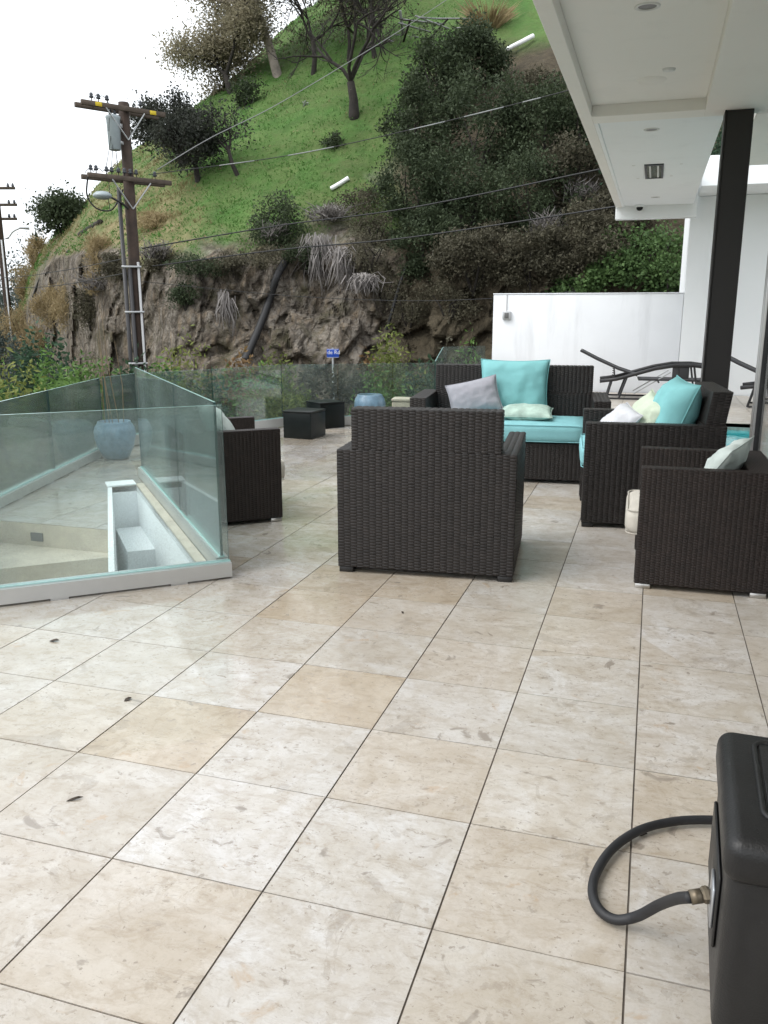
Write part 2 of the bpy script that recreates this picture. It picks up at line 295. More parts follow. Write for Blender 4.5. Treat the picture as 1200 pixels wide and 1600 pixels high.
# ------------------------------------------------------------------ mesh helpers
class MB:
    def __init__(s): s.v = []; s.f = []; s.m = []
    def add(s, v, f, m=0):
        o = len(s.v); s.v += [tuple(q) for q in v]; s.f += [tuple(o+i for i in q) for q in f]; s.m += [m]*len(f); return s
    def box(s, x0, x1, y0, y1, z0, z1, m=0):
        return s.add([(x0, y0, z0), (x1, y0, z0), (x1, y1, z0), (x0, y1, z0), (x0, y0, z1), (x1, y0, z1), (x1, y1, z1), (x0, y1, z1)],
                     [(0, 3, 2, 1), (4, 5, 6, 7), (0, 1, 5, 4), (1, 2, 6, 5), (2, 3, 7, 6), (3, 0, 4, 7)], m)
    def tube(s, pts, rad, n=8, m=0, cap=True):
        pts = [Vector(p) for p in pts]; k = len(pts)
        if not hasattr(rad, '__len__'): rad = [rad]*k
        V = []; ref = Vector((.37, .21, .9))
        for i, p in enumerate(pts):
            d = (pts[min(i+1, k-1)]-pts[max(i-1, 0)])
            if d.length < 1e-9: d = Vector((0, 0, 1))
            d.normalize()
            if abs(d.dot(ref)) > .95: ref = Vector((.9, .3, .1))
            a = d.cross(ref).normalized(); b = d.cross(a)
            for j in range(n):
                t = 2*math.pi*j/n; V.append(p+(a*math.cos(t)+b*math.sin(t))*rad[i])
        Fs = [(i*n+j, i*n+(j+1) % n, (i+1)*n+(j+1) % n, (i+1)*n+j) for i in range(k-1) for j in range(n)]
        if cap: Fs += [tuple(range(n-1, -1, -1)), tuple((k-1)*n+j for j in range(n))]
        return s.add(V, Fs, m)
    def lathe(s, prof, n=24, c=(0, 0, 0), m=0, cap=True):
        V = [(c[0]+r*math.cos(2*math.pi*j/n), c[1]+r*math.sin(2*math.pi*j/n), c[2]+z) for r, z in prof for j in range(n)]
        k = len(prof)
        Fs = [(i*n+j, i*n+(j+1) % n, (i+1)*n+(j+1) % n, (i+1)*n+j) for i in range(k-1) for j in range(n)]
        if cap: Fs += [tuple(range(n-1, -1, -1)), tuple((k-1)*n+j for j in range(n))]
        return s.add(V, Fs, m)
    def build(s, name, mats, parent=None, smooth=False):
        return ob(name, s.v, s.f, mats, parent, smooth, s.m)

def ob(name, v, f, mats, parent=None, smooth=False, mi=None):
    me = bpy.data.meshes.new(name); me.from_pydata(v, [], f)
    for q in (mats if isinstance(mats, (list, tuple)) else [mats]): me.materials.append(q)
    if mi and any(mi): me.polygons.foreach_set('material_index', mi)
    if smooth: me.polygons.foreach_set('use_smooth', [True]*len(f))
    me.update()
    return link(name, me, parent)
def link(name, me, parent=None):
    o = bpy.data.objects.new(name, me); COL.objects.link(o)
    if parent is not None: o.parent = parent
    return o
def np_mesh(name, V, Q, m, parent=None, smooth=False):       # V (n,3), Q (k,4) numpy
    me = bpy.data.meshes.new(name); me.vertices.add(len(V)); me.vertices.foreach_set('co', V.astype(np.float32).ravel())
    k = Q.shape[1]; me.loops.add(Q.size); me.loops.foreach_set('vertex_index', Q.astype(np.int32).ravel())
    me.polygons.add(len(Q)); me.polygons.foreach_set('loop_start', np.arange(0, Q.size, k, dtype=np.int32))
    me.polygons.foreach_set('use_smooth', np.full(len(Q), smooth)); me.materials.append(m); me.update(calc_edges=True)
    return link(name, me, parent)
def empty(name, loc=(0, 0, 0), rz=0, label=None, cat=None, group=None):
    e = bpy.data.objects.new(name, None); COL.objects.link(e); e.location = loc; e.rotation_euler = (0, 0, rz); e.empty_display_size = .1
    if label: tag(e, label, cat, group)
    return e
def tag(o, label=None, cat=None, group=None, kind=None):
    if label: o['label'] = label
    if cat: o['category'] = cat
    if group: o['group'] = group
    if kind: o['kind'] = kind
    return o
def bev(name, x0, x1, y0, y1, z0, z1, b, m, parent=None, seg=2, smooth=True, taper=None):
    bm = bmesh.new(); bmesh.ops.create_cube(bm, size=1)
    for v in bm.verts:
        v.co = Vector(((x0+x1)/2+v.co.x*(x1-x0), (y0+y1)/2+v.co.y*(y1-y0), (z0+z1)/2+v.co.z*(z1-z0)))
    if taper:
        for v in bm.verts: v.co = taper(v.co)
    bmesh.ops.bevel(bm, geom=bm.edges[:], offset=b, segments=seg, profile=.5, affect='EDGES')
    me = bpy.data.meshes.new(name); bm.to_mesh(me); bm.free(); me.materials.append(m)
    if smooth: me.polygons.foreach_set('use_smooth', [True]*len(me.polygons))
    return link(name, me, parent)

# ------------------------------------------------------------------ polygons
def clip(poly, n, c):                # keep the side where n.p >= c
    out = []
    for i in range(len(poly)):
        a, b = poly[i], poly[(i+1) % len(poly)]; da = n[0]*a[0]+n[1]*a[1]-c; db = n[0]*b[0]+n[1]*b[1]-c
        if da >= 0: out.append(a)
        if (da > 0 > db) or (da < 0 < db): t = da/(da-db); out.append((a[0]+(b[0]-a[0])*t, a[1]+(b[1]-a[1])*t))
    return out
def parea(p): return .5*sum(p[i][0]*p[(i+1) % len(p)][1]-p[(i+1) % len(p)][0]*p[i][1] for i in range(len(p))) if len(p) > 2 else 0

# stair well frame: corner of the two near balustrades, unit vectors along them
K = (-.900, 2.360)                   # glass corner on plan
e2 = (-.6605, .7508)                 # along the side balustrade, going away
e1 = (-.7600, -.6500)                # along the front balustrade, going left
q1 = (-e1[1], e1[0])                 # pointing to the near side of the front balustrade
if q1[1] > 0: q1 = (-q1[0], -q1[1])
q2 = (e2[1], -e2[0])                 # pointing right of the side balustrade
OUT = [(-4.0, -4), (7, -4), (7, 14.2), (-1.7, 14.2), (-2.38, 13.55), (-1.40, 9.30), (-1.93, 9.0), (-3.43, 8.29), (-3.75, 7.02), (-4.16, 6.46), (-4.13, 5.76), (-3.384, 3.40), (-2.66, 1.0), (-4, -.2)]
c1 = q1[0]*K[0]+q1[1]*K[1]-.05; c2 = q2[0]*K[0]+q2[1]*K[1]-.10
ca = e2[0]*-2.93+e2[1]*4.36           # far edge of the white pocket
pl = (-.816, -.578); cpl = pl[0]*-2.173+pl[1]*3.06     # left of the pocket's left wall
POOL = (2.15, 6.6, 7.2, 10.25)
def floor_pieces(x0, x1, y0, y1):
    p = OUT
    for n, c in (((1, 0), x0), ((-1, 0), -x1), ((0, 1), y0), ((0, -1), -y1)): p = clip(p, n, c)
    if parea(p) < 1e-4: return []
    res = []
    A = clip(p, q1, c1); res.append(A)
    In = clip(p, (-q1[0], -q1[1]), -c1)
    if len(In) > 2:
        res.append(clip(In, q2, c2)); I2 = clip(In, (-q2[0], -q2[1]), -c2)
        if len(I2) > 2:
            res.append(clip(I2, e2, ca)); I3 = clip(I2, (-e2[0], -e2[1]), -ca)
            if len(I3) > 2: res.append(clip(clip(I3, pl, cpl), (0, 1), 3.06))
    out = []
    for r in res:
        if len(r) < 3 or abs(parea(r)) < 2e-4: continue
        px0, px1, py0, py1 = POOL
        L = clip(r, (-1, 0), -px0); Rr = clip(r, (1, 0), px0)
        parts = [L]
        if len(Rr) > 2: parts += [clip(Rr, (0, -1), -py0), clip(Rr, (0, 1), py1)]
        out += [q for q in parts if len(q) > 2 and abs(parea(q)) > 2e-4]
    return out
def prism(mb, poly, z0, z1, m=0, bottom=False):
    if parea(poly) < 0: poly = poly[::-1]
    n = len(poly); V = [(x, y, z0) for x, y in poly]+[(x, y, z1) for x, y in poly]
    Fs = [tuple(range(n, 2*n))]+[(i, (i+1) % n, n+(i+1) % n, n+i) for i in range(n)]
    if bottom: Fs.append(tuple(range(n-1, -1, -1)))
    mb.add(V, Fs, m)

# ------------------------------------------------------------------ ground, road, terrace floor
g = MB(); g.add([(-4000, -4000, -5.2), (4000, -4000, -5.2), (4000, 4000, -5.2), (-4000, 4000, -5.2)], [(0, 1, 2, 3)])
tag(g.build('ground', M['ground']), kind='structure')

grout = MB(); tiles = []
i0, i1, j0, j1 = -9, 15, -6, 31
for i in range(i0, i1):
    for j in range(j0, j1):
        for p in floor_pieces(i*S, (i+1)*S, j*S, (j+1)*S): prism(grout, p, -.05, -.004)
        gx, gy = .0026, .0021
        ps = floor_pieces(i*S+gx, (i+1)*S-gx, j*S+gy, (j+1)*S-gy)
        if ps: tiles.append((i, j, ps))
floor = grout.build('terrace_floor', M['grout']); tag(floor, kind='structure')
def tile_px(t):
    i, j, ps = t
    x, y, z = PX(((i+.5)*S, (j+.5)*S, 0)); return x, y, z
vis = []; rest = []
hidden = [((-.3, .65), (2.8, 4.9)), ((1.35, 2.0), (3.1, 6.6)), ((1.9, 7), (3.0, 15))]
for t in tiles:
    x, y, z = tile_px(t)
    cx, cy = (t[0]+.5)*S, (t[1]+.5)*S
    hid = any(a[0] < cx < a[1] and b[0] < cy < b[1] for a, b in hidden)
    if z > .3 and -120 < x < 1320 and 500 < y < 1800 and not hid: vis.append((z, t))
    else: rest.append(t)
vis.sort(key=lambda q: q[0]); rest += [t for _, t in vis[290:]]; vis = [t for _, t in vis[:290]]
full = S-2*.0026
bm = bmesh.new(); bmesh.ops.create_cube(bm, size=1)
for v in bm.verts: v.co = Vector((v.co.x*full, v.co.y*(S-2*.0021), v.co.z*.02-.01))
tile_me = bpy.data.meshes.new('tile'); bm.to_mesh(tile_me); bm.free(); tile_me.materials.append(M['tile'])
rng = random.Random(4)
TAN = {(-1, 1): .95, (-2, 1): .55, (0, 2): .9, (0, -1): .55, (-1, 4): .9, (-1, 5): .7, (0, 5): .8, (-2, 0): .2, (-3, 2): .3, (1, 0): 0, (0, 0): 0, (1, -1): 0, (0, 1): 0, (-2, 2): 0, (-1, 2): .1, (-2, 3): 0, (-1, 3): .15, (-1, 0): .12}
for t in vis:
    i, j, ps = t
    whole = len(ps) == 1 and abs(abs(parea(ps[0]))-full*(S-.0042)) < 1e-5
    if whole:
        o = link('tile', tile_me, floor); o.location = ((i+.5)*S, (j+.5)*S, rng.uniform(-.0008, .0006))
        o.rotation_euler = (rng.uniform(-.0012, .0012), rng.uniform(-.0012, .0012), 0)
    else:
        mb = MB()
        for p in ps: prism(mb, p, -.02, 0)
        o = mb.build('tile', M['tile'], floor)
    tn = TAN.get((i, j)); tn = tn*.78 if tn else tn; tn = rng.choice([0, 0, .05, .1, .2, .45]) if tn is None else tn
    o.color = (tn, 0, 0, 1)
mb = MB()
for i, j, ps in rest:
    for p in ps: prism(mb, p, -.02, 0)
fo = mb.build('far_tiles', M['tile'], floor); fo.color = (.12, 0, 0, 1); tag(fo, kind='stuff')
# outer edge of the terrace slab
mb = MB()
for a, b in zip(OUT, OUT[1:]+OUT[:1]):
    mb.add([(a[0], a[1], -.004), (b[0], b[1], -.004), (b[0], b[1], -5), (a[0], a[1], -5)], [(0, 1, 2, 3)])
tag(mb.build('terrace_edge', M['stone']), kind='structure')

# planted bank between terrace and street, and the street itself (grids on plan, seen past the balustrade)
mb = MB(); A0, A1, NA = RAD(-58), RAD(30), 60
rr_ = [8.2, 10, 12, 14.5, 17, 19, 20.5]
for ia in range(NA+1):
    a = A0+(A1-A0)*ia/NA
    for r in rr_:
        rad = r if a < RAD(-14) else max(r, 11.5+(r-8.2)*.75)
        z = -1.15 if r < 12 else -1.15-3.9*((r-12)/8.5)**1.2
        z += .25*mn.noise(Vector((a*14, r*.7, 0))); z = max(z, -5.19)
        mb.v.append((CAM.x+rad*math.sin(a), CAM.y+rad*math.cos(a), z))
n = len(rr_); mb.f = [(i*n+j, (i+1)*n+j, (i+1)*n+j+1, i*n+j+1) for i in range(NA) for j in range(n-1)]; mb.m = [0]*len(mb.f)
tag(mb.build('bank', M['soil'], smooth=True), kind='structure')

# ------------------------------------------------------------------ hill
# photograph column: distance to the cliff foot, to the cliff top, row of the cliff top, distance to the skyline, row of the skyline
TAB = [(-900, 95, 100, 640, 120, 640), (-400, 85, 90, 640, 100, 640), (-60, 72, 75, 625, 80, 620), (6, 64, 66, 585, 70, 575), (30, 56, 59, 480, 64, 450), (62, 49, 52, 420, 58, 392), (95, 43, 46, 400, 54, 372), (130, 38.5, 41.5, 388, 52, 332),
       (200, 33, 36, 402, 52, 252), (300, 30, 32.5, 414, 50, 186), (420, 29, 31.2, 410, 54, 88), (550, 28.2, 30.5, 398, 64, -45), (700, 27, 29.5, 418, 76, -160),
       (900, 25, 28, 420, 80, -250), (1200, 23, 26, 420, 80, -290), (1900, 21, 24, 420, 80, -290)]
tb = np.array(TAB, float); th = np.array([math.atan2(q-600, 1350) for q in tb[:, 0]])
def etan(px, y): d = ray(px, y); return d.z/math.hypot(d.x, d.y)
z1t = np.array([CAM.z+r*etan(px, y) for px, _, r, y, _, _ in TAB]); z2t = np.array([CAM.z+r*etan(px, y) for px, _, _, _, r, y in TAB])
NC, NR1, NR2, NR3 = 520, 110, 110, 12
ths = np.concatenate([np.linspace(th[0], RAD(-25), 40, endpoint=False), np.linspace(RAD(-25), RAD(20), 430, endpoint=False), np.linspace(RAD(20), th[-1], 50)])
def cub(x, xp, fp):                  # smoothed interpolation
    return sum(np.interp(x+o, xp, fp) for o in (-.022, -.011, 0, .011, .022))/5
D0 = cub(ths, th, tb[:, 1]); D1 = cub(ths, th, tb[:, 2]); D2 = cub(ths, th, tb[:, 4]); Z1 = cub(ths, th, z1t); Z2 = cub(ths, th, z2t)
NRT = NR1+NR2+NR3; NC = len(ths)
HV = np.zeros((NC, NRT, 3)); HC = np.zeros((NC, NRT, 4)); HR = np.zeros((NC, NRT))
Z0 = -5.3
for i in range(NC):
    a = ths[i]+(-YAW*-1); a = ths[i]+YAW; sa, ca_ = math.sin(a), math.cos(a); pxi = 600+1350*math.tan(ths[i])
    ztop = Z1[i]+.5*mn.noise(Vector((ths[i]*22, 0, 3)))
    for j in range(NRT):
        if j < NR1:
            t = j/(NR1-1); z = Z0+(ztop-Z0)*t; r = D0[i]+(D1[i]-D0[i])*t**1.3; cl = 1.0
        elif j < NR1+NR2:
            t = (j-NR1+1)/NR2; s_ = t*.72+.28*t*t; z = ztop+(Z2[i]-ztop)*(math.sin(t*math.pi/2)*.35+t*.65); r = D1[i]+(D2[i]-D1[i])*t; cl = 0.0
        else:
            t = (j-NR1-NR2+1)/NR3; r = D2[i]+40*t; z = Z2[i]-10*t*t-.5*t; cl = 0.0
        p = Vector((CAM.x+r*sa, CAM.y+r*ca_, z))
        if cl:
            e = min(1, j/6)*min(1, (NR1-j)/5+.25)
            wp0 = p+Vector((mn.noise(p*.5), mn.noise(p*.5+Vector((5, 5, 5))), mn.noise(p*.5+Vector((9, 2, 4)))))*.25
            q = 1.3*mn.fractal(p*.25, 1, 2, 3)+.05*mn.noise(p*5)
            for sc_, zs, tl, A_, B_ in ((.50, .36, .20, 1.0, .9), (1.25, .95, -.3, .52, .8), (2.9, 2.2, .35, .24, .5)):
                sv = Vector((wp0.x*sc_, wp0.y*sc_, wp0.z*zs+wp0.x*tl*sc_)); dd2, cp2 = mn.voronoi(sv); c0 = cp2[0]
                nv = mn.noise_vector(c0*5.7); q += A_*mn.noise(c0*7.3)+B_*(sv-c0).dot(nv)/sc_*.9-.16*A_*max(0, .09-(dd2[1]-dd2[0]))/.09
            r -= q*e*.85; z += .25*mn.noise(p*.9+Vector((7, 1, 2)))*e
        else:
            q = .30*mn.fractal(p*.35, 1, 2, 4)+.08*mn.noise(p*1.7)
            z += q*min(1, (j-NR1)/8+.3)
        HV[i, j] = (CAM.x+r*sa, CAM.y+r*ca_, z); HR[i, j] = r
        # cover: red grass, green dryness, blue leaf litter under the scrub
        edge = (j-NR1)/NR2*6+.9*mn.noise(p*.35)+.35*mn.noise(p*1.3)
        gsh = max(0, min(1, edge*1.8+.1)) if j >= NR1-6 else 0
        bare = max(0, min(1, (170-pxi)/90)) if pxi < 170 else 0
        gsh *= 1-.8*bare*max(0, 1-(j-NR1)/NR2*1.2)
        dry = max(0, min(1, (340-pxi)/120))*max(.45, 1.25-abs((j-NR1)/NR2-.15)*1.5)+.18+.8*max(0, .18-abs((j-NR1)/NR2-.06)*2)
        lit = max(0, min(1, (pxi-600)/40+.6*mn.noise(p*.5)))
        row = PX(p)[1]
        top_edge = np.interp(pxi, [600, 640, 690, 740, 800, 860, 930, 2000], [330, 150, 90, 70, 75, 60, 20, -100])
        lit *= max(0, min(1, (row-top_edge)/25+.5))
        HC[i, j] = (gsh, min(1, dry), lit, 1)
for _ in range(1):
    Bl = HV[:, :NR1+2].copy()
    Bl[1:-1, 1:-1] = .56*HV[1:-1, 1:NR1+1]+.08*(HV[:-2, 1:NR1+1]+HV[2:, 1:NR1+1]+HV[1:-1, :NR1]+HV[1:-1, 2:NR1+2])+.03*(HV[:-2, :NR1]+HV[2:, :NR1]+HV[:-2, 2:NR1+2]+HV[2:, 2:NR1+2])
    HV[:, :NR1+2] = Bl
HR[:] = np.hypot(HV[..., 0]-CAM.x, HV[..., 1]-CAM.y)
idx = np.arange(NC*NRT).reshape(NC, NRT)
Q = np.stack([idx[:-1, :-1], idx[1:, :-1], idx[1:, 1:], idx[:-1, 1:]], -1).reshape(-1, 4)
hill = np_mesh('hillside', HV.reshape(-1, 3), Q, M['hill'], smooth=True); tag(hill, kind='structure')
fs_ = np.ones((NC-1, NRT-1), bool); fs_[:, :NR1-2] = False; hill.data.polygons.foreach_set('use_smooth', fs_.ravel())
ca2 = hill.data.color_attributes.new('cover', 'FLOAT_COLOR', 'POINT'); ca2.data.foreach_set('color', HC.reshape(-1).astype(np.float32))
def hill_at(px, y):                  # where the ray through a pixel first meets the hill
    a = math.atan2(px-600, 1350); i = int(np.argmin(abs(ths-a))); e = etan(px, y); best = None
    for j in range(NRT-1):
        va, vb = HV[i, j], HV[i, j+1]
        ea = (va[2]-CAM.z)/HR[i, j]; eb = (vb[2]-CAM.z)/HR[i, j+1]
        if ea <= e <= eb:
            t = (e-ea)/max(1e-9, eb-ea); r = HR[i, j]+(HR[i, j+1]-HR[i, j])*t; return P(px, y, r)
    j = NR1+NR2-1; return Vector(HV[i, j])
mb = MB()
for i in range(NC): pass
rd0 = []
for i in range(0, NC, 6):
    a = ths[i]+YAW
    for r in (max(20.6, D0[i]-8.5), D0[i]+.6): rd0.append((CAM.x+r*math.sin(a), CAM.y+r*math.cos(a), -5.0))
k = len(rd0)//2
tag(ob('road', rd0, [(2*i, 2*i+2, 2*i+3, 2*i+1) for i in range(k-1)], M['road']), kind='structure')

# ------------------------------------------------------------------ foliage helpers
def rand_dirs(rs, n): v = rs.normal(size=(n, 3)); return v/np.linalg.norm(v, axis=1)[:, None]
def leaf_mesh(name, pts, size, m, rs, parent=None, aspect=.45, droop=0.0, outward=None):
    n = len(pts); d = rand_dirs(rs, n); d[:, 2] -= droop
    if outward is not None: d += outward
    d /= np.linalg.norm(d, axis=1)[:, None]
    w_ = np.cross(d, rand_dirs(rs, n)); w_ /= np.linalg.norm(w_, axis=1)[:, None]+1e-9
    s = size*rs.uniform(.6, 1.35, n)[:, None]
    nn = np.cross(d, w_)
    V = np.stack([pts, pts+d*s*.5+w_*s*aspect*.5+nn*s*.06, pts+d*s, pts+d*s*.5-w_*s*aspect*.5+nn*s*.06], 1).reshape(-1, 3)
    return np_mesh(name, V, np.arange(4*n).reshape(n, 4), m, parent)
def lumps(rs, c, rad, nl, n, fill=.5, lump=.42):
    """points spread through a crown of nl overlapping clumps"""
    c = np.array(c); rad = np.array(rad)
    u = rand_dirs(rs, nl)*rs.uniform(.15, 1, (nl, 1))**.5
    cen = c+u*rad*(1-lump*.8); k = rs.integers(0, nl, n); sz = rs.uniform(.6, 1.25, nl)*lump
    rr = rs.uniform(0, 1, (n, 1))**fill
    return cen[k]+rand_dirs(rs, n)*rad*sz[k][:, None]*rr
def grow(rs, mb, p, d, length, rad, level, tips, wig=.28, up_=.12, kids=(3, 5), fork=.75, n=6, shrink=.66):
    segs = 4 if level > 0 else 3; pts = [p.copy()]; rads = [rad]; cur = p.copy(); dd = d.normalized()
    for s in range(segs):
        dd = (dd+Vector(rs.normal(size=3))*wig*.5+Vector((0, 0, up_*.4))).normalized(); cur = cur+dd*(length/segs); pts.append(cur.copy()); rads.append(rad*(1-(1-.55)*(s+1)/segs))
    mb.tube(pts, rads, n if level > 1 else 4, cap=False)
    if level == 0: tips.append(cur); return
    for k in range(rs.integers(kids[0], kids[1]+1)):
        t = rs.uniform(.45, 1); q = pts[0].lerp(pts[-1], t) if segs < 2 else pts[min(segs, int(t*segs+.5))]
        nd = (dd+Vector(rs.normal(size=3))*fork+Vector((0, 0, up_))).normalized()
        grow(rs, mb, q, nd, length*shrink*rs.uniform(.75, 1.2), rad*.52, level-1, tips, wig, up_, kids, fork, n, shrink)
def tree(name, label, base, h, trunk_r, seed, leaf, nleaf, lsize, levels=3, lean=(0, 0), trunk_frac=.35, cluster=.5, kids=(3, 5), bark='bark', group=None, droop=.2, fork=.75, cat='tree', limb=.62):
    rs = np.random.default_rng(seed); base = Vector(base)
    e = empty(name, base, 0, label, cat, group); mb = MB(); tips = []
    th_ = h*trunk_frac; top = Vector((lean[0]*th_, lean[1]*th_, th_))
    mid = top*.5+Vector((rs.normal()*.06*h*.3, rs.normal()*.06*h*.3, 0))
    mb.tube([(0, 0, -.5), (0, 0, .02*h), mid, top], [trunk_r*1.35, trunk_r*1.15, trunk_r*.95, trunk_r*.85], 8)
    for k in range(rs.integers(3, 5)):
        a = 2*math.pi*k/4+rs.uniform(-.5, .5)
        d = Vector((math.cos(a)*.8+lean[0], math.sin(a)*.8+lean[1], .85))
        grow(rs, mb, top, d, h*.33, trunk_r*limb, levels, tips, kids=kids, fork=fork)
    mb.build('trunk', M[bark], e, smooth=True)
    if nleaf:
        tp = np.array([tuple(t) for t in tips]); k = rs.integers(0, len(tp), nleaf)
        pts = tp[k]+rs.normal(size=(nleaf, 3))*cluster*np.array((1, 1, .75))
        leaf_mesh('crown', pts, lsize, M[leaf], rs, e, droop=droop)
    return e
def bush(name, label, base, rx, rz, seed, leaf, n, lsize, lump=.42, nl=14, group=None, cat='bush', stems=5, squash=1.0, aspect=.45, fill=.5, droop=0.0):
    rs = np.random.default_rng(seed); e = empty(name, base, 0, label, cat, group)
    pts = lumps(rs, (0, 0, rz*.95), (rx, rx*.85, rz), nl, n, fill, lump)
    lo, hi = np.percentile(pts[:, 2], 2), np.percentile(pts[:, 2], 99.3); pts[:, 2] = (pts[:, 2]-lo)/(hi-lo)*2*rz
    for ax, rr in ((0, rx), (1, rx*.85)):
        lo, hi = np.percentile(pts[:, ax], 1), np.percentile(pts[:, ax], 99); pts[:, ax] = (pts[:, ax]-(lo+hi)/2)/((hi-lo)/2)*rr
    leaf_mesh('foliage', pts, lsize, M[leaf], rs, e, aspect=aspect, droop=droop)
    mb = MB()
    for k in range(stems):
        a = rs.uniform(0, 6.28); q = Vector((math.cos(a)*rx*.5, math.sin(a)*rx*.5, rz*1.2))
        mb.tube([(0, 0, -.3), q*.5+Vector(rs.normal(size=3))*.08*rx, q], [.05*rz**.5, .035*rz**.5, .012], 5)
    mb.build('stem', M['bark'], e)
    return e

# ------------------------------------------------------------------ house
house = empty('house', (1.8, 6.8, 0), 0, 'white modern house with a deep flat roof overhang and dark column', 'house')
def hb(name, x0, x1, y0, y1, z0, z1, m, b=.004, par=None):
    return bev(name, x0-1.8, x1-1.8, y0-6.8, y1-6.8, z0, z1, b, M[m], par or house, 1, False)
hb('roof_edge', .555, .66, -4, 13.9, 3.15, 3.56, 'soffit')
hb('ceiling_panel', .66, 1.62, -4, 6.63, 3.245, 3.55, 'soffit')
hb('ceiling_beam', .66, 1.62, 6.63, 6.92, 3.15, 3.55, 'soffit')
hb('soffit_panel', .665, 1.80, 6.92, 13.9, 3.168, 3.55, 'housew')  # slightly cool white: bounce light from the pool is put into the colour
hb('soffit_trim', .66, .70, 6.92, 13.9, 3.151, 3.167, 'housew')
hb('ceiling', 1.62, 7, -4, 6.92, 3.15, 3.55, 'soffit')
hb('ceiling', 2.06, 7, 6.92, 9.9, 3.15, 3.55, 'soffit')
hb('end_beam', .555, 1.86, 13.9, 14.12, 2.96, 3.56, 'housew')
hb('wall', 1.78, 7, 14.2, 18, -.2, 3.315, 'housew')
hb('roof_fascia', 1.87, 7, 12.95, 18, 3.32, 3.76, 'housew')
hb('wall', 6.7, 7, -4, 9.9, -.2, 3.15, 'housew')  # unseen back wall of the room, added to block light from the right
col = hb('column', 1.80, 2.02, 6.70, 6.92, 0, 3.15, 'column')
hb('column_flange', 1.785, 1.80, 6.69, 6.93, 0, 3.15, 'column', .002)
def downlight(x, y, z, r=.055):
    mb = MB(); mb.lathe([(r*.72, -.002), (r*.80, -.008), (r, -.006), (r*1.02, 0)], 24, cap=False)
    o = mb.build('downlight', M['lamp'], house, True); o.location = (x-1.8, y-6.8, z)
    c = MB(); c.lathe([(r*.74, .0), (r*.5, .0), (.001, .0)], 24, cap=False); c.v = [(a, b, -.0015) for a, b, _ in c.v]
    c.build('lens', M['lampdark'], o)
downlight(1.157, 4.114, 3.245, .075); downlight(1.17, 7.44, 3.168, .075); downlight(1.20, 12.8, 3.168, .07)
for x, y, r in ((1.30, 5.585, .05), (1.173, 5.872, .115)):
    mb = MB(); mb.lathe([(.001, -.014), (r*.9, -.012), (r, 0)], 28, cap=False); o = mb.build('ceiling_speaker' if r > .1 else 'smoke_detector', M['lamp'] if r < .1 else M['soffit'], house, True); o.location = (x-1.8, y-6.8, 3.245)
for x, y in ((.95, 9.6), (1.50, 9.65), (.98, 10.7), (1.4, 10.6)):
    mb = MB(); mb.lathe([(.001, -.004), (.02, -.003), (.022, 0)], 12, cap=False); o = mb.build('sprinkler_cap', M['lamp'], house); o.location = (x-1.8, y-6.8, 3.168)
# square recessed light
sq = MB(); x0, x1, y0, y1, z = 1.075-1.8, 1.30-1.8, 9.55-6.8, 10.7-6.8, 3.168
for a in ((x0, x0+.025, y0, y1), (x1-.025, x1, y0, y1), (x0+.025, x1-.025, y0, y0+.06), (x0+.025, x1-.025, y1-.06, y1)): sq.box(*a, z-.014, z-.001)
so = sq.build('square_light', M['aludark'], house)
MB().box(x0+.026, x1-.026, y0+.061, y1-.061, z-.008, z-.002).build('lens', M['lampglass'], so)
for a in ((x0+.055, x0+.075), (x1-.075, x1-.055)): MB().box(a[0], a[1], y0+.1, y1-.1, z-.013, z-.0085).build('louvre', M['lamp'], so)
# bracket clip on the ceiling panel
mb = MB(); cx, cy = G(961, 168, 3.24).xy; mb.box(cx-.06-1.8, cx+.06-1.8, cy-6.8, cy-6.78, 3.225, 3.2445); mb.box(cx-.06-1.8, cx-.05-1.8, cy-6.86, cy-6.801, 3.235, 3.2446); mb.box(cx+.05-1.8, cx+.06-1.8, cy-6.86, cy-6.801, 3.235, 3.2446)
mb.build('ceiling_bracket', M['lampdark'], house)
# security camera under the end beam
cm = MB(); cx = G(1003, 330, 3.0).x; cx = .95
cm.lathe([(.075, .0), (.075, -.03), (.055, -.035)], 20, (cx-1.8, 13.80-6.8, 3.168)); c_ = cm.build('security_camera', M['housew'], house, True)
MB().lathe([(.055, -.0), (.05, -.03), (.03, -.05), (.004, -.058)], 16, (cx-1.8, 13.80-6.8, 3.131)).build('dome', M['blackgloss'], c_, True)

gw = empty('garden_wall', (0, 14.3, 0), 0, 'low white stucco wall with grey streaks behind the loungers', 'wall')
bev('wall_body', -1.555, 1.775, -.1, .1, -.3, 1.73, .012, M['white'], gw); bev('coping', -1.562, 1.775, -.108, .108, 1.732, 1.752, .004, M['white'], gw)
bx_ = P(792, 493, 17.0); bx = CAM.x+(14.19-CAM.y)*(ray(792, 493).x/ray(792, 493).y); bz = CAM.z+(14.19-CAM.y)*(ray(792, 493).z/ray(792, 493).y)
jb = bev('junction_box', bx-.075, bx+.075, -.15, -.101, bz-.075, bz+.075, .008, M['galv'], gw)
bev('socket_plate', bx-.04, bx+.04, -.158, -.1505, bz-.05, bz+.05, .003, M['lampdark'], jb)
MB().tube([(bx-.01, -.109, bz+.076), (bx-.01, -.109, 1.732)], .007, 6).build('conduit', M['conduitl'], gw)

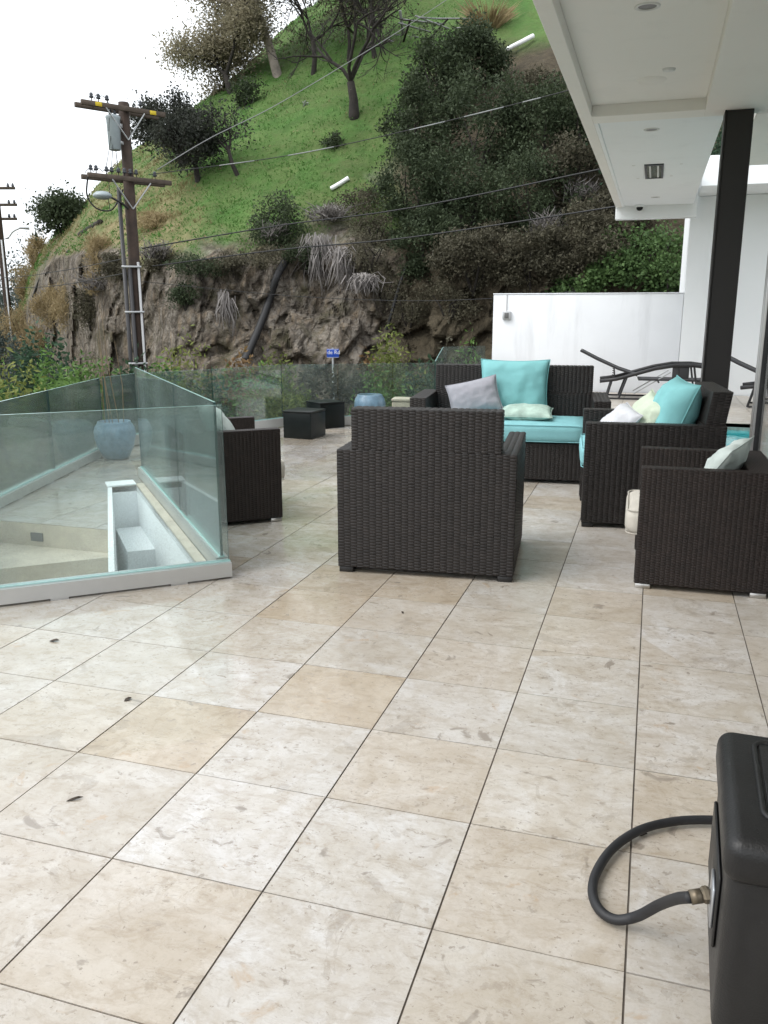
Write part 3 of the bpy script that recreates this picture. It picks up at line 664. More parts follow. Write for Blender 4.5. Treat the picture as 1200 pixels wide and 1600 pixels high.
# sliding door leaf at the right edge
dr = empty('sliding_door', (2.025, 4.30, 0), 0, 'aluminium framed glass sliding door standing open at right edge', 'door')
bev('frame_stile', -.035, .035, -.06, .05, 0, 3.14, .006, M['alu'], dr); MB().box(-.02, .02, -.075, -.062, .05, 3.1).build('gasket', M['aludark'], dr)
bev('frame_stile', -.03, .03, .075, .13, 0, 3.14, .006, M['alu'], dr)
bev('frame_stile', -.03, .03, -2.1, -2.02, 0, 3.14, .006, M['alu'], dr); bev('bottom_rail', -.025, .025, -2.02, -.076, .004, .07, .004, M['alu'], dr)
MB().box(-.005, .005, -2.019, -.0765, .071, 3.1).build('pane', M['doorglass'], dr)

# pool
x0, x1, y0, y1 = POOL
mb = MB(); mb.add([(x0, y0, -.09), (x1, y0, -.09), (x1, y1, -.09), (x0, y1, -.09)], [(0, 1, 2, 3)]); tag(mb.build('pool_water', M['water']), kind='structure')
mb = MB()
for a, b in (((x0, y0), (x1, y0)), ((x1, y0), (x1, y1)), ((x1, y1), (x0, y1)), ((x0, y1), (x0, y0))):
    mb.add([(a[0], a[1], -.02), (b[0], b[1], -.02), (b[0], b[1], -1), (a[0], a[1], -1)], [(0, 1, 2, 3)])
tag(mb.build('pool_wall', mat('pool_tile', (.30, .36, .33), .3, var=.3, vscale=14)), kind='structure')

# ------------------------------------------------------------------ stair well
def pt(s, t): return (K[0]+e1[0]*s+e2[0]*t, K[1]+e1[1]*s+e2[1]*t)
well = empty('stair_well', (-2.2, 3.0, 0), 0, 'white walled stair pocket behind the glass balustrade', 'stairwell')
def wquad(name, pts, m, par=well):
    return ob(name, [(p[0]+2.2, p[1]-3.0, p[2]) for p in pts], [tuple(range(len(pts)))], M[m], par)
def line_pt(n, c, n2, c2_):
    d = n[0]*n2[1]-n[1]*n2[0]; return ((c*n2[1]-n[1]*c2_)/d, (n[0]*c2_-c*n2[0])/d)
a_ = line_pt(q2, c2, q1, c1); b_ = line_pt(q2, c2, e2, ca); c_ = line_pt(pl, cpl, e2, ca); d_ = (-2.173, 3.06); zb = -1.9
ee_ = line_pt(pl, cpl, q1, c1)
wq = lambda n, p, q, m, z0=zb, z1=-.004: wquad(n, [(*p, z0), (*q, z0), (*q, z1), (*p, z1)], m)
wq('side_wall', b_, a_, 'wellw'); wq('far_wall', c_, b_, 'wellw')
wn_ = (pl[0]*-.035, pl[1]*-.035)
mbw = MB(); prism(mbw, [(p[0]+2.2, p[1]-3.0) for p in (c_, (c_[0]+wn_[0], c_[1]+wn_[1]), (ee_[0]+wn_[0], ee_[1]+wn_[1]), ee_)], zb, -.001, 0); mbw.build('left_wall', M['wellw'], well)
# white cap and the cream stone strip along the side
def offs(p, v, k): return (p[0]+v[0]*k, p[1]+v[1]*k)
cap = MB(); prism(cap, [(p[0]+2.2, p[1]-3.0) for p in (c_, b_, offs(b_, e2, .20), offs(c_, e2, .20))], .001, .012); cap.build('cap', M['wellw'], well)
for k in range(8):
    p0 = offs(b_, e2, -.37*k-.003); p1 = offs(b_, e2, -.37*(k+1)+.003)
    if (p1[0]-a_[0])*e2[0]+(p1[1]-a_[1])*e2[1] < 0: break
    s_ = MB(); prism(s_, [(p[0]+2.2, p[1]-3.0) for p in (p0, p1, offs(p1, q2, .060), offs(p0, q2, .060))], .002, .014); s_.build('cap_stone', M['stone'], well)
lg = MB(); prism(lg, [(p.x+2.2, p.y-3.0) for p in (G(181, 826, -.35), G(221, 822, -.35), G(243, 858, -.35), G(199, 862, -.35))], zb, -.35); lg.build('ledge', M['wellw'], well)
fl = MB(); prism(fl, [(p[0]+2.2, p[1]-3.0) for p in (a_, b_, c_, d_, (-3.4, 3.06), (-2.6, 1.0))], zb-.1, zb); fl.build('well_floor', M['stone'], well)
# winder steps
stp = empty('stair_flight', (-2.2, 3.0, 0), 0, 'cream stone winder steps going down behind the front glass', 'stairs')
def step(poly, z, zlow):
    mb = MB(); prism(mb, [(p[0]+2.2, p[1]-3.0) for p in poly], zlow, z, bottom=True); return mb.build('step', M['stone'], stp)
f2a, f2b = (-2.09, 3.0), (-2.85, 2.36)
step([(-2.173, 3.059), (-3.36, 3.059), (-3.10, 2.15), f2b, f2a], -.17, -.9)
s3 = step([offs(f2a, (0, 0), 0), f2b, (-3.0, 2.2), (-2.60, 1.25), (-1.62, 2.35)], -.34, -.9)
ls = MB()
for px_, py_, z_ in ((66, 836, -.10), (84, 898, -.26)):
    q = G(px_, py_, z_)
    mb = MB(); mb.box(q.x-.05+2.2, q.x+.05+2.2, 3.05-3.0 if z_ > -.2 else q.y-3.0, (3.0585-3.0) if z_ > -.2 else q.y-2.99, z_-.03, z_+.03); mb.build('step_light', M['lampdark'], stp)
MB().add([(-1.16, .0585, -.17), (.03, .0585, -.17), (.03, .0585, -.004), (-1.16, .0585, -.004)], [(0, 1, 2, 3)]).build('riser', M['stone'], stp)

# ------------------------------------------------------------------ balustrades
def balustrade(name, label, pts, h, gm, seams, rail_h=.09, rail_w=.08, z0=0.0, thick=.014, group=None, edge='glassedge', gap=.006):
    o = empty(name, (pts[0][0], pts[0][1], z0), 0, label, 'balustrade', group); ox, oy = pts[0]
    for (a, b), sm in zip(zip(pts[:-1], pts[1:]), seams):
        d = Vector((b[0]-a[0], b[1]-a[1])); Ln = d.length; d /= Ln; nn = Vector((-d.y, d.x))
        def seg(t0, t1, w_, za, zb_):
            return [(a[0]-ox+d.x*t+nn.x*s*w_, a[1]-oy+d.y*t+nn.y*s*w_) for t, s in ((t0, -1), (t1, -1), (t1, 1), (t0, 1))], za, zb_
        if rail_h:
            mb = MB(); p, za, zb_ = seg(0, Ln, rail_w/2, .012, rail_h); prism(mb, p, za, zb_, bottom=True); mb.build('base_rail', M['alu'], o)
            for t in np.arange(.25, Ln, .62):
                mb = MB(); p, za, zb_ = seg(t, min(Ln, t+.09), rail_w/2-.004, .0005, .0115); prism(mb, p, za, zb_, bottom=True); mb.build('shim', M['alu'], o)
            mb = MB(); p, za, zb_ = seg(.0, Ln, .016, rail_h, rail_h+.006); prism(mb, p, za, zb_); mb.build('glazing_bead', M['glassedge'], o)
        cuts = [0]+[Ln*s for s in sm]+[Ln]
        for t0, t1 in zip(cuts[:-1], cuts[1:]):
            mb = MB(); p, za, zb_ = seg(t0+gap, t1-gap, thick/2, rail_h+.007, h)
            n4 = 4; V = [(x, y, za) for x, y in p]+[(x, y, zb_) for x, y in p]
            mb.add(V, [(0, 1, 5, 4), (2, 3, 7, 6)], 0); mb.add(V, [(4, 5, 6, 7)], 1); mb.add(V, [(1, 2, 6, 5), (3, 0, 4, 7)], 2)
            mb.build('glass_panel', [M[gm], M[edge], M['edgedark']], o)
    return o
kf = (K[0], K[1]); s_end = pt(2.2, 0)
balustrade('front_balustrade', 'frameless glass balustrade with speckled pane on grey base rail, nearest camera', [offs(kf, e1, -.03), s_end], .975, 'railglass', [[]], .092, .10)
k2 = offs(kf, e2, .058)
balustrade('side_balustrade', 'tall clear glass balustrade beside white stair pocket, running away from camera', [k2, offs(kf, e2, 3.16)], .985, 'railclear', [[.40]], .10, .07)
balustrade('left_balustrade', 'glass balustrade behind the stairs at far left edge', [(-2.75, 1.36), (-3.384, 3.40), (-4.10, 5.74)], .79, 'backglass', [[], [.45]], .085, .09)
arc = [(-4.10, 5.80), tuple(G(212, 583, .79).xy), tuple(G(330, 577, .79).xy), tuple(G(440, 570, .79).xy), tuple(G(613, 568, .79).xy), tuple(G(680, 567, .79).xy)]
balustrade('curved_balustrade', 'faceted smoky glass balustrade along the far terrace edge behind black cubes', arc, .79, 'backglass', [[], [], [], [.5], []], .12, .09)
balustrade('corner_balustrade', 'short glass balustrade left of the white garden wall', [(-1.42, 9.28), (-2.33, 13.5), (-1.66, 14.08)], .80, 'backglass', [[.33, .66], []], .10, .09)

# ------------------------------------------------------------------ wicker furniture
def rrect(x0, x1, y0, y1, r, n=6):
    return [(cx+r*math.cos(a+math.pi/2*k/n), cy+r*math.sin(a+math.pi/2*k/n)) for cx, cy, a in ((x1-r, y1-r, 0), (x0+r, y1-r, math.pi/2), (x0+r, y0+r, math.pi), (x1-r, y0+r, 1.5*math.pi)) for k in range(n+1)]
def weave(acc, o, U, V, w_, h_, cw, ch, amp):
    """rows of bulging strands in staggered columns over one face; U x V points outwards"""
    o = np.array(o, float); U = np.array(U, float); V = np.array(V, float); N = np.cross(U, V)
    nc = max(1, round(w_/cw)); nr = max(1, round(h_/ch)); cw = w_/nc; ch = h_/nr
    us = np.array([.015, .2, .5, .8, .985]); hu = np.array([.25, .82, 1, .82, .25]); vs_ = np.array([.03, .25, .75, .97]); hv = np.array([.25, 1, 1, .25])
    gu, gv = np.meshgrid(us, vs_, indexing='ij'); gh = hu[:, None]*hv[None, :]
    quads = np.array([(i*4+j, (i+1)*4+j, (i+1)*4+j+1, i*4+j+1) for i in range(4) for j in range(3)])
    ii, jj = np.meshgrid(np.arange(nc), np.arange(nr+1), indexing='ij'); ii = ii.ravel(); jj = jj.ravel().astype(float)
    y0 = jj-(ii % 2)*.5; keep = (y0 > -.6) & (y0 < nr-.4); ii = ii[keep]; y0 = y0[keep]
    X = (ii[:, None]+gu.ravel()[None])*cw; Y = np.clip((y0[:, None]+gv.ravel()[None]), 0, nr)*ch; Hh = np.broadcast_to(gh.ravel()*amp, X.shape)
    Pt = o+X[..., None]*U+Y[..., None]*V+Hh[..., None]*N
    base = sum(len(a) for a in acc[0]); acc[0].append(Pt.reshape(-1, 3))
    acc[1].append((quads[None]+(np.arange(len(ii))*20)[:, None, None]).reshape(-1, 4)+base)
def wbox(name, x0, x1, y0, y1, z0, z1, par, faces='LRFBT', cw=.042, ch=.020, amp=.006, wm='wicker', shear=None):
    """a woven box part: dark backing box with strands on the named faces (Left Right Front(-y) Back(+y) Top)"""
    acc = ([], [])
    a = amp
    if 'F' in faces: weave(acc, (x0, y0, z0), (1, 0, 0), (0, 0, 1), x1-x0, z1-z0, cw, ch, a)
    if 'B' in faces: weave(acc, (x1, y1, z0), (-1, 0, 0), (0, 0, 1), x1-x0, z1-z0, cw, ch, a)
    if 'L' in faces: weave(acc, (x0, y1, z0), (0, -1, 0), (0, 0, 1), y1-y0, z1-z0, cw, ch, a)
    if 'R' in faces: weave(acc, (x1, y0, z0), (0, 1, 0), (0, 0, 1), y1-y0, z1-z0, cw, ch, a)
    if 'T' in faces: weave(acc, (x0, y0, z1), (1, 0, 0), (0, 1, 0), x1-x0, y1-y0, cw, ch, a)
    V = np.concatenate(acc[0]); Qd = np.concatenate(acc[1]); nv = len(V)
    e = .001
    bv = np.array([(x0+e, y0+e, z0+e), (x1-e, y0+e, z0+e), (x1-e, y1-e, z0+e), (x0+e, y1-e, z0+e), (x0+e, y0+e, z1-e), (x1-e, y0+e, z1-e), (x1-e, y1-e, z1-e), (x0+e, y1-e, z1-e)])
    bq = np.array([(0, 3, 2, 1), (4, 5, 6, 7), (0, 1, 5, 4), (1, 2, 6, 5), (2, 3, 7, 6), (3, 0, 4, 7)])+nv
    V = np.concatenate([V, bv]); Qd = np.concatenate([Qd, bq])
    if shear: V = shear(V)
    o = np_mesh(name, V, Qd, M[wm], par, False)
    o.data.materials.append(M['wickerin']); mi = np.zeros(len(Qd), np.int32); mi[-6:] = 1; o.data.polygons.foreach_set('material_index', mi)
    sm = np.ones(len(Qd), bool); sm[-6:] = False; o.data.polygons.foreach_set('use_smooth', sm)
    # corner piping
    return o
def soft_box(name, x0, x1, y0, y1, z0, z1, r, m, par, puff=.02, seed=0):
    nx, ny = 18, 16; bm = bmesh.new(); bmesh.ops.create_cube(bm, size=1)
    bmesh.ops.subdivide_edges(bm, edges=bm.edges[:], cuts=9, use_grid_fill=True)
    for v in bm.verts:
        c = v.co*2; q = Vector([math.copysign(1, t)*(1-(1-abs(t))**1.0) for t in c])
        X = Vector(((x1-x0)/2, (y1-y0)/2, (z1-z0)/2)); p = Vector((c.x*X.x, c.y*X.y, c.z*X.z))
        inn = Vector((max(-X.x+r, min(X.x-r, p.x)), max(-X.y+r, min(X.y-r, p.y)), max(-X.z+r, min(X.z-r, p.z)))); d = p-inn
        if d.length > 1e-6: p = inn+d.normalized()*r if max(abs(d.x), abs(d.y), abs(d.z)) > r*.98 else inn+d
        p.z += math.copysign(puff, c.z)*max(0, (1-c.x**2))*(1-c.y**2)*abs(c.z)
        p += Vector((0, 0, .006*mn.noise(Vector((p.x*6+seed, p.y*6, 0)))))
        v.co = p+Vector(((x0+x1)/2, (y0+y1)/2, (z0+z1)/2))
    me = bpy.data.meshes.new(name); bm.to_mesh(me); bm.free(); me.materials.append(m); me.polygons.foreach_set('use_smooth', [True]*len(me.polygons))
    return link(name, me, par)
def lean_back(y_at, z_at, k):
    def f(V):
        V = V.copy(); s = np.clip(V[:, 2]-z_at, 0, None); V[:, 1] += s*k; return V
    return f
def lounge_chair(name, label, loc, rz, Wd, Dp, arm_h, back_h, seat_h, cushion_m, cat, group, arm_w=.10, cush=.17, back_in=.08, wm='wicker', cw=.0365, ch=.0175, foot='plasticfoot', foot_h=.035, silver=False, seats=1, amp=.0036, cfront=.025, through=False, lean=0.0):
    """front towards local -y; origin on the floor under the middle"""
    e = empty(name, loc, rz, label, cat, group); X, Y = Wd/2, Dp/2; z0 = foot_h
    kw = dict(cw=cw, ch=ch, wm=wm, amp=amp)
    ye = Y if through else Y-.14; bi = arm_w+.002 if through else 0
    wbox('arm', -X, -X+arm_w, -Y, ye, z0, arm_h, e, 'LRFTB', **kw); wbox('arm', X-arm_w, X, -Y, ye, z0, arm_h, e, 'LRFTB', **kw)
    wbox('seat_base', -X+arm_w+.002, X-arm_w-.002, -Y+.02, Y-.142, z0, seat_h-cush, e, 'FT', **kw)
    wbox('back_panel', -X+bi, X-bi, Y-.138, Y, z0, arm_h, e, 'LRFBT', **kw)
    if back_h > arm_h+.01:
        wbox('backrest', -X+back_in, X-back_in, Y-.128, Y-.004, arm_h+.002, back_h, e, 'LRFBT', shear=lean_back(0, arm_h, lean), **kw)
    cwid = (Wd-2*arm_w-.01)/seats
    for k in range(seats):
        xa = -X+arm_w+.005+cwid*k
        sc_ = soft_box('seat_cushion', xa+.002, xa+cwid-.002, -Y-cfront, Y-.15, seat_h-cush+.008, seat_h, .055, M[cushion_m], e, .015, k)
        for zz in (seat_h-.012, seat_h-cush+.02):
            xx0, xx1, yy0, yy1 = xa+.012, xa+cwid-.012, -Y-cfront+.010, Y-.16
            rp_ = rrect(xx0, xx1, yy0, yy1, .05, 4); MB().tube([(*p, zz) for p in rp_+[rp_[0]]], .004, 5, cap=False).build('piping', M[cushion_m], sc_, True)
    for sx in (-1, 1):
        for sy in (-1, 1):
            fx0, fx1 = sorted((sx*(X-.004), sx*(X-.085))); fy0, fy1 = sorted((sy*(Y-.004), sy*(Y-.085)))
            bev('foot', fx0, fx1, fy0, fy1, 0, foot_h-.001, .003, M[foot], e, 1)
    return e
# charcoal set
c1a, c1b = G(527, 893), G(803, 911); dv = (c1b-c1a); rz1 = math.atan2(dv.y, dv.x)
nrm = Vector((-dv.y, dv.x, 0)).normalized(); mid = (c1a+c1b)/2+nrm*.45
lounge_chair('wicker_armchair', 'charcoal wicker armchair seen from behind in the middle of terrace', (mid.x, mid.y, 0), rz1+math.pi, 1.0, .90, .715, .945, .50, 'aqua2', 'armchair', 'charcoal wicker armchairs', back_in=.085)
rz2 = RAD(-90+5.5)
fd = Vector((math.cos(RAD(5.5)), math.sin(RAD(5.5)), 0)); sd_ = Vector((-fd.y, fd.x, 0))
near = Vector((.937, 4.105, 0)); m2 = near+fd*.45+sd_*.46
ch2 = lounge_chair('wicker_armchair', 'charcoal wicker armchair holding aqua, lime and pale pillows, facing left', (m2.x, m2.y, 0), rz2, .92, .90, .725, .945, .55, 'aqua2', 'armchair', 'charcoal wicker armchairs', back_in=.05, through=True, lean=.14)
rzs = RAD(5.6); sl, sr = Vector((-.672, 5.40, 0)), Vector((1.028, 5.575, 0)); fds = (sr-sl).normalized(); nn_ = Vector((-fds.y, fds.x, 0)); ms_ = (sl+sr)/2+nn_*.41
rzs = math.atan2(fds.y, fds.x)
sofa = lounge_chair('wicker_loveseat', 'charcoal wicker loveseat with aqua seat cushion facing the camera', (ms_.x, ms_.y, 0), rzs, 1.71, .82, .72, .965, .52, 'aqua2', 'sofa', None, arm_w=.14, back_in=.13, through=True, lean=.05)
# brown set
kw3 = dict(arm_w=.075, cush=.16, wm='wicker2', cw=.026, ch=.0145, foot='chromefoot', foot_h=.03, amp=.0032, cfront=.07, through=True)
a3 = RAD(1.0); m3 = Vector((1.322, 2.842, 0))+Vector((math.cos(a3), math.sin(a3), 0))*.335+Vector((-math.sin(a3), math.cos(a3), 0))*.375
lounge_chair('cube_armchair', 'boxy brown wicker armchair with cream cushion cut off at right edge', (m3.x, m3.y, 0), RAD(-90)+a3, .75, .67, .665, .665, .42, 'cream', 'armchair', 'boxy brown wicker armchairs', **kw3)
dirx = Vector((-e1[0], -e1[1], 0)); nf = G(443, 814); m4 = nf-dirx*.34+Vector((e2[0], e2[1], 0))*.39
lounge_chair('cube_armchair', 'boxy brown wicker armchair partly behind the glass balustrade', (m4.x, m4.y, 0), math.atan2(dirx.y, dirx.x)+math.pi/2, .78, .68, .665, .665, .42, 'cream', 'armchair', 'boxy brown wicker armchairs', **kw3)

# ------------------------------------------------------------------ loose pillows
def pillow(label, loc, rot, w_, h_, t, m, seed=0, crumple=.019):
    n = 22; V = []; Fs = []
    for side in (1, -1):
        for i in range(n+1):
            for j in range(n+1):
                u = i/n*2-1; v = j/n*2-1
                pin = 1-.10*(u*u*v*v); ex = .07*(1-v*v)*abs(u)**3; ey = .07*(1-u*u)*abs(v)**3
                x = u*(1-ex)*w_/2; y = v*(1-ey)*h_/2
                th_ = max(0, (1-abs(u)**2.6))**.62*max(0, (1-abs(v)**2.6))**.62*t/2
                wv = crumple*(mn.noise(Vector((u*2.2+seed, v*2.2, side)))+.6*mn.noise(Vector((u*5+seed, v*3, side*3)))+.35*mn.noise(Vector((u*3, v*11+seed, side*3))))*min(1, th_/(t*.2))
                V.append((x, y, side*(th_+wv) if th_ > 0 else 0))
    m0 = (n+1)**2
    for s_ in range(2):
        for i in range(n):
            for j in range(n):
                q = (s_*m0+i*(n+1)+j, s_*m0+(i+1)*(n+1)+j, s_*m0+(i+1)*(n+1)+j+1, s_*m0+i*(n+1)+j+1); Fs.append(q if s_ == 0 else q[::-1])
    bm = bmesh.new(); me = bpy.data.meshes.new('throw_pillow'); me.from_pydata(V, [], Fs); bm.from_mesh(me); bmesh.ops.remove_doubles(bm, verts=bm.verts[:], dist=.0008); bm.to_mesh(me); bm.free()
    me.polygons.foreach_set('use_smooth', [True]*len(me.polygons)); me.materials.append(M[m])
    o = link('throw_pillow', me); o.location = loc
    bp_ = []
    for k in range(81):
        q_ = k/80*4; sd2 = int(q_) % 4; f_ = (q_-int(q_))*2-1; u, v = ((f_, -1), (1, f_), (-f_, 1), (-1, -f_))[sd2]
        ex = .07*(1-v*v)*abs(u)**3; ey = .07*(1-u*u)*abs(v)**3; bp_.append((u*(1-ex)*w_/2, v*(1-ey)*h_/2, 0))
    MB().tube(bp_, .0035, 5, cap=False).build('seam', M[m], o, True); o.rotation_euler = rot; tag(o, label, 'pillow')
    return o
def on(obj, x, y, z):                # point in a chair's own frame -> world
    c, s_ = math.cos(obj.rotation_euler.z), math.sin(obj.rotation_euler.z); return (obj.location.x+c*x-s_*y, obj.location.y+s_*x+c*y, z)
pillow('large square aqua pillow leaning on the loveseat back', on(sofa, .02, .155, .775), (RAD(78), 0, rzs+RAD(1)), .63, .52, .17, 'aqua', 3)
pillow('grey rectangular pillow tilted in front of the large aqua pillow', on(sofa, -.33, -.03, .70), (RAD(72), RAD(-13), rzs+RAD(8)), .47, .32, .14, 'grey', 9, .014)
pillow('mint patterned pillow lying flat on the loveseat seat', on(sofa, .15, -.14, .585), (RAD(8), 0, rzs), .46, .34, .13, 'mint', 14, .010)
pillow('plump aqua pillow against the back of the left facing armchair', on(ch2, .02, .16, .765), (RAD(70), RAD(4), rz2+RAD(12)), .48, .48, .29, 'aqua', 21)
pillow('pale lime pillow beside the plump aqua pillow', on(ch2, -.03, -.035, .70), (RAD(58), RAD(16), rz2+RAD(16)), .38, .38, .17, 'lime', 27)
pillow('small whitish pillow at the front of left facing armchair', on(ch2, -.02, -.22, .655), (RAD(46), RAD(10), rz2+RAD(16)), .34, .34, .15, 'pale', 31)
o3 = (m3.x, m3.y); c3e = [o for o in COL.objects if o.name.startswith('cube_armchair')]
pillow('duck egg pillow on the boxy armchair at right edge', on(c3e[0], .05, .08, .62), (RAD(55), RAD(4), RAD(-90-20)), .42, .38, .14, 'duck', 37)
pillow('pale pillow showing beyond the glass on the left boxy armchair', on(c3e[1], -.08, .02, .655), (RAD(58), RAD(8), c3e[1].rotation_euler.z), .42, .40, .14, 'duck', 41)

# ------------------------------------------------------------------ loungers
def lounger(label, loc, rz, flip=1):
    e = empty('sun_lounger', loc, rz, label, 'sun lounger', 'dark sling sun loungers')
    # local +x runs from head to foot; long side rails curve up in the middle
    W2 = .31
    prof = [(-.62, .30), (-.35, .34), (-.05, .43), (.25, .52), (.55, .575), (.85, .58), (1.12, .545), (1.3, .50)]
    for s_ in (-1, 1):
        mb = MB(); mb.tube([(x, s_*W2, z) for x, z in prof], .031, 8); mb.build('side_rail', M['lframe'], e, True)
        for a, b in (((-.42, .33), (-.50, .0)), ((-.18, .39), (-.30, .0)), ((.85, .57), (.95, 0)), ((.60, .57), (.72, .0))):
            mb = MB(); mb.tube([(a[0], s_*W2, a[1]), (b[0], s_*W2, b[1]+.015)], .017, 6); mb.build('leg', M['lframe'], e)
        mb = MB(); mb.tube([(-.5, s_*W2, .02), (.95, s_*W2, .02)], .016, 6); mb.build('floor_bar', M['lframe'], e)
        mb = MB(); mb.tube([(-.06, s_*(W2-.05), .10), (.5, s_*(W2-.05), .46)], .009, 6); mb.build('strut', M['galv'], e)
    bk = MB(); bt = [(-.02, .40), (-.33, .50), (-.68, .655), (-.95, .79)]
    for s_ in (-1, 1): bk.tube([(x, s_*.26, z) for x, z in bt], .018, 6)
    bk.tube([(-.95, -.26, .79), (-.95, .26, .79)], .018, 6); br = bk.build('backrest_frame', M['lframe'], e)
    V = [(x, s_, z+.008) for x, z in bt for s_ in (-.25, .25)]; V += [(x, y, z-.02) for x, y, z in V]
    Fs = [(2*i, 2*i+1, 2*i+3, 2*i+2) for i in range(3)]+[(8+2*i, 8+2*i+2, 8+2*i+3, 8+2*i+1) for i in range(3)]+[(0, 8, 9, 1), (6, 7, 15, 14)]+[(2*i, 2*i+2, 8+2*i+2, 8+2*i) for i in range(3)]+[(2*i+1, 8+2*i+1, 8+2*i+3, 2*i+3) for i in range(3)]
    ob('backrest_sling', V, Fs, M['sling'], e)
    for s_ in (-1, 1):
        mb = MB(); mb.tube([(-.40, s_*.26, .515), (-.38, s_*.26, .34)], .012, 6)
        for k in range(4): mb.tube([(-.39, s_*.26, .36+.035*k), (-.42, s_*.26, .372+.035*k)], .007, 5)
        mb.build('notched_prop', M['lframe'], e)
    st_ = [(.0, .345), (.5, .345), (1.0, .34), (1.28, .38)]
    V = [(x, s_, z) for x, z in st_ for s_ in (-.28, .28)]; V += [(x, y, z-.025) for x, y, z in V]
    ob('seat_sling', V, Fs, M['sling'], e)
    for x in (.32, .95):
        mb = MB(); mb.tube([(x, -W2, .30), (x, W2, .30)], .015, 6); mb.build('cross_bar', M['lframe'], e)
    bev('arm_plate', .52, .78, -W2-.008, -W2+.008, .36, .55, .004, M['sling'], e)
    return e
lounger('dark sling lounger with raised back by the white wall', (1.12, 13.2, 0), RAD(3))
lounger('dark sling lounger beyond the pool at right edge', (3.30, 12.45, 0), RAD(-8))

# ------------------------------------------------------------------ pots, cubes, block
def pot(label, loc, r, h):
    e = empty('glazed_pot', loc, 0, label, 'pot', 'blue glazed pots')
    pr = [(.50, 0), (.62, .03), (.86, .30), (.99, .58), (1.0, .72), (.93, .87), (.80, .96), (.79, 1.0), (.70, 1.0), (.69, .93)]
    MB().lathe([(r*a, h*b) for a, b in pr], 40).build('body', M['potblue'], e, True)
    MB().lathe([(r*.68, h*.90), (.005, h*.91)], 24, cap=False).build('soil', M['soil'], e)
    return e
p1 = G(185, 713); pot('large blue glazed pot at the corner behind the stairs', (p1.x+.05, p1.y-.10, 0), .205, .38)
rd = MB(); rs_ = np.random.default_rng(5)
for k in range(5):
    b = Vector((rs_.normal()*.06, rs_.normal()*.06, .42)); t_ = b+Vector((rs_.normal()*.06, rs_.normal()*.06, rs_.uniform(.55, 1.2))); rd.tube([b, (b+t_)/2+Vector(rs_.normal(size=3))*.02, t_], [.004, .0035, .002], 5)
ro = rd.build('dry_reeds', M['reed']); ro.location = (p1.x+.05, p1.y-.10, -.08); tag(ro, 'thin dry reed stalks standing in the large blue pot', 'plant')
p2 = G(578, 664); pot('low blue glazed pot behind the back of central armchair', (p2.x, p2.y, 0), .205, .40)
for lab, q, sz, hh, rzq in (('glossy black cube nearer the camera, left of the pair', (466, 686), .37, .30, RAD(-6)), ('glossy black cube half hidden behind the nearer one', (500, 670), .36, .31, RAD(-38))):
    v = G(*q); v = v+Vector((0, .20, 0)); o = empty('cube_stool', (v.x, v.y, 0), rzq, lab, 'stool', 'glossy black cubes')
    bev('body', -sz/2, sz/2, -sz/2, sz/2, 0, hh, .008, M['blackgloss'], o); bev('lid', -sz/2-.006, sz/2+.006, -sz/2-.006, sz/2+.006, hh+.002, hh+.022, .005, M['blackgloss'], o)
v = G(627, 652); o = empty('stone_block', (v.x, v.y+.1, 0), RAD(8), 'cream stone block standing between blue pot and loveseat arm', 'block')
bev('body', -.14, .14, -.14, .14, 0, .22, .012, M['creamstone'], o); bev('top_slab', -.15, .15, -.15, .15,   .222, .262, .01, M['creamstone'], o)

# ------------------------------------------------------------------ black gas cabinet and hose
gc = empty('gas_cabinet', (1.530, -.175, 0), RAD(-2.0), 'scuffed black plastic gas cabinet with rounded lid, lower right corner', 'cabinet')
Wc, Dc, Hc = .46, .46, .50
bev('body', .012, Wc, .0, Dc, .02, Hc-.034, .035, M['blackplastic'], gc, 4)
bev('lid', 0, Wc+.01, -.012, Dc+.012, Hc-.10, Hc, .034, M['blackplastic'], gc, 5)
# raised rim on the lid with a sunk panel
rim = MB()
rp = rrect(.075, Wc-.06, .085, Dc-.05, .03); rim.tube([(*p, Hc+.001) for p in rp+[rp[0]]], .0065, 8); rim.build('lid_rim', M['blackplastic'], gc, True)
bev('lid_panel', .085, Wc-.07, .095, Dc-.06, Hc-.004, Hc+.0035, .003, M['blackplastic'], gc)
hg = MB(); prism(hg, rrect(.10, .34, .003, .03, .010), .35, .40, bottom=True); bev('handle_recess', .14, .36, -.0015, .02, .30, .37, .001, M['blackdeep'], gc, 1)
for k in range(3): bev('front_rib', .12+.09*k, .13+.09*k, -.006, .004, .05, .24, .003, M['blackplastic'], gc, 1)
bev('side_plate', .004, .0115, .10, .40, .17, .34, .003, M['blackplastic'], gc, 1)
bev('valve_plate', -.003, .0035, .115, .19, .205, .30, .002, M['steel'], gc, 1)
# hose
A_ = G(1104, 1407, .25); wx = lambda px, y, z: G(px, y, z)
hp = [tuple(G(1190, 1292, .022)), tuple(G(1145, 1284, .022)), tuple(G(1100, 1281, .022)), tuple(G(1050, 1284, .022)), tuple(G(1000, 1297, .022)), tuple(G(958, 1325, .022)), tuple(G(932, 1363, .02)), tuple(G(926, 1395, .02)), tuple(G(937, 1422, .02)), tuple(G(962, 1437, .022)), tuple(G(995, 1432, .05)), tuple(G(1030, 1414, .13)), tuple(G(1058, 1404, .20)), tuple(G(1080, 1402, .238))]
def smooth(pts, n=6):
    out = []; p = [Vector(q) for q in pts]; p = [p[0]*2-p[1]]+p+[p[-1]*2-p[-2]]
    for i in range(1, len(p)-2):
        for k in range(n):
            t = k/n; a, b, c, d = p[i-1], p[i], p[i+1], p[i+2]
            out.append(.5*((2*b)+(c-a)*t+(2*a-5*b+4*c-d)*t*t+(3*b-a-3*c+d)*t**3))
    out.append(p[-2]); return out
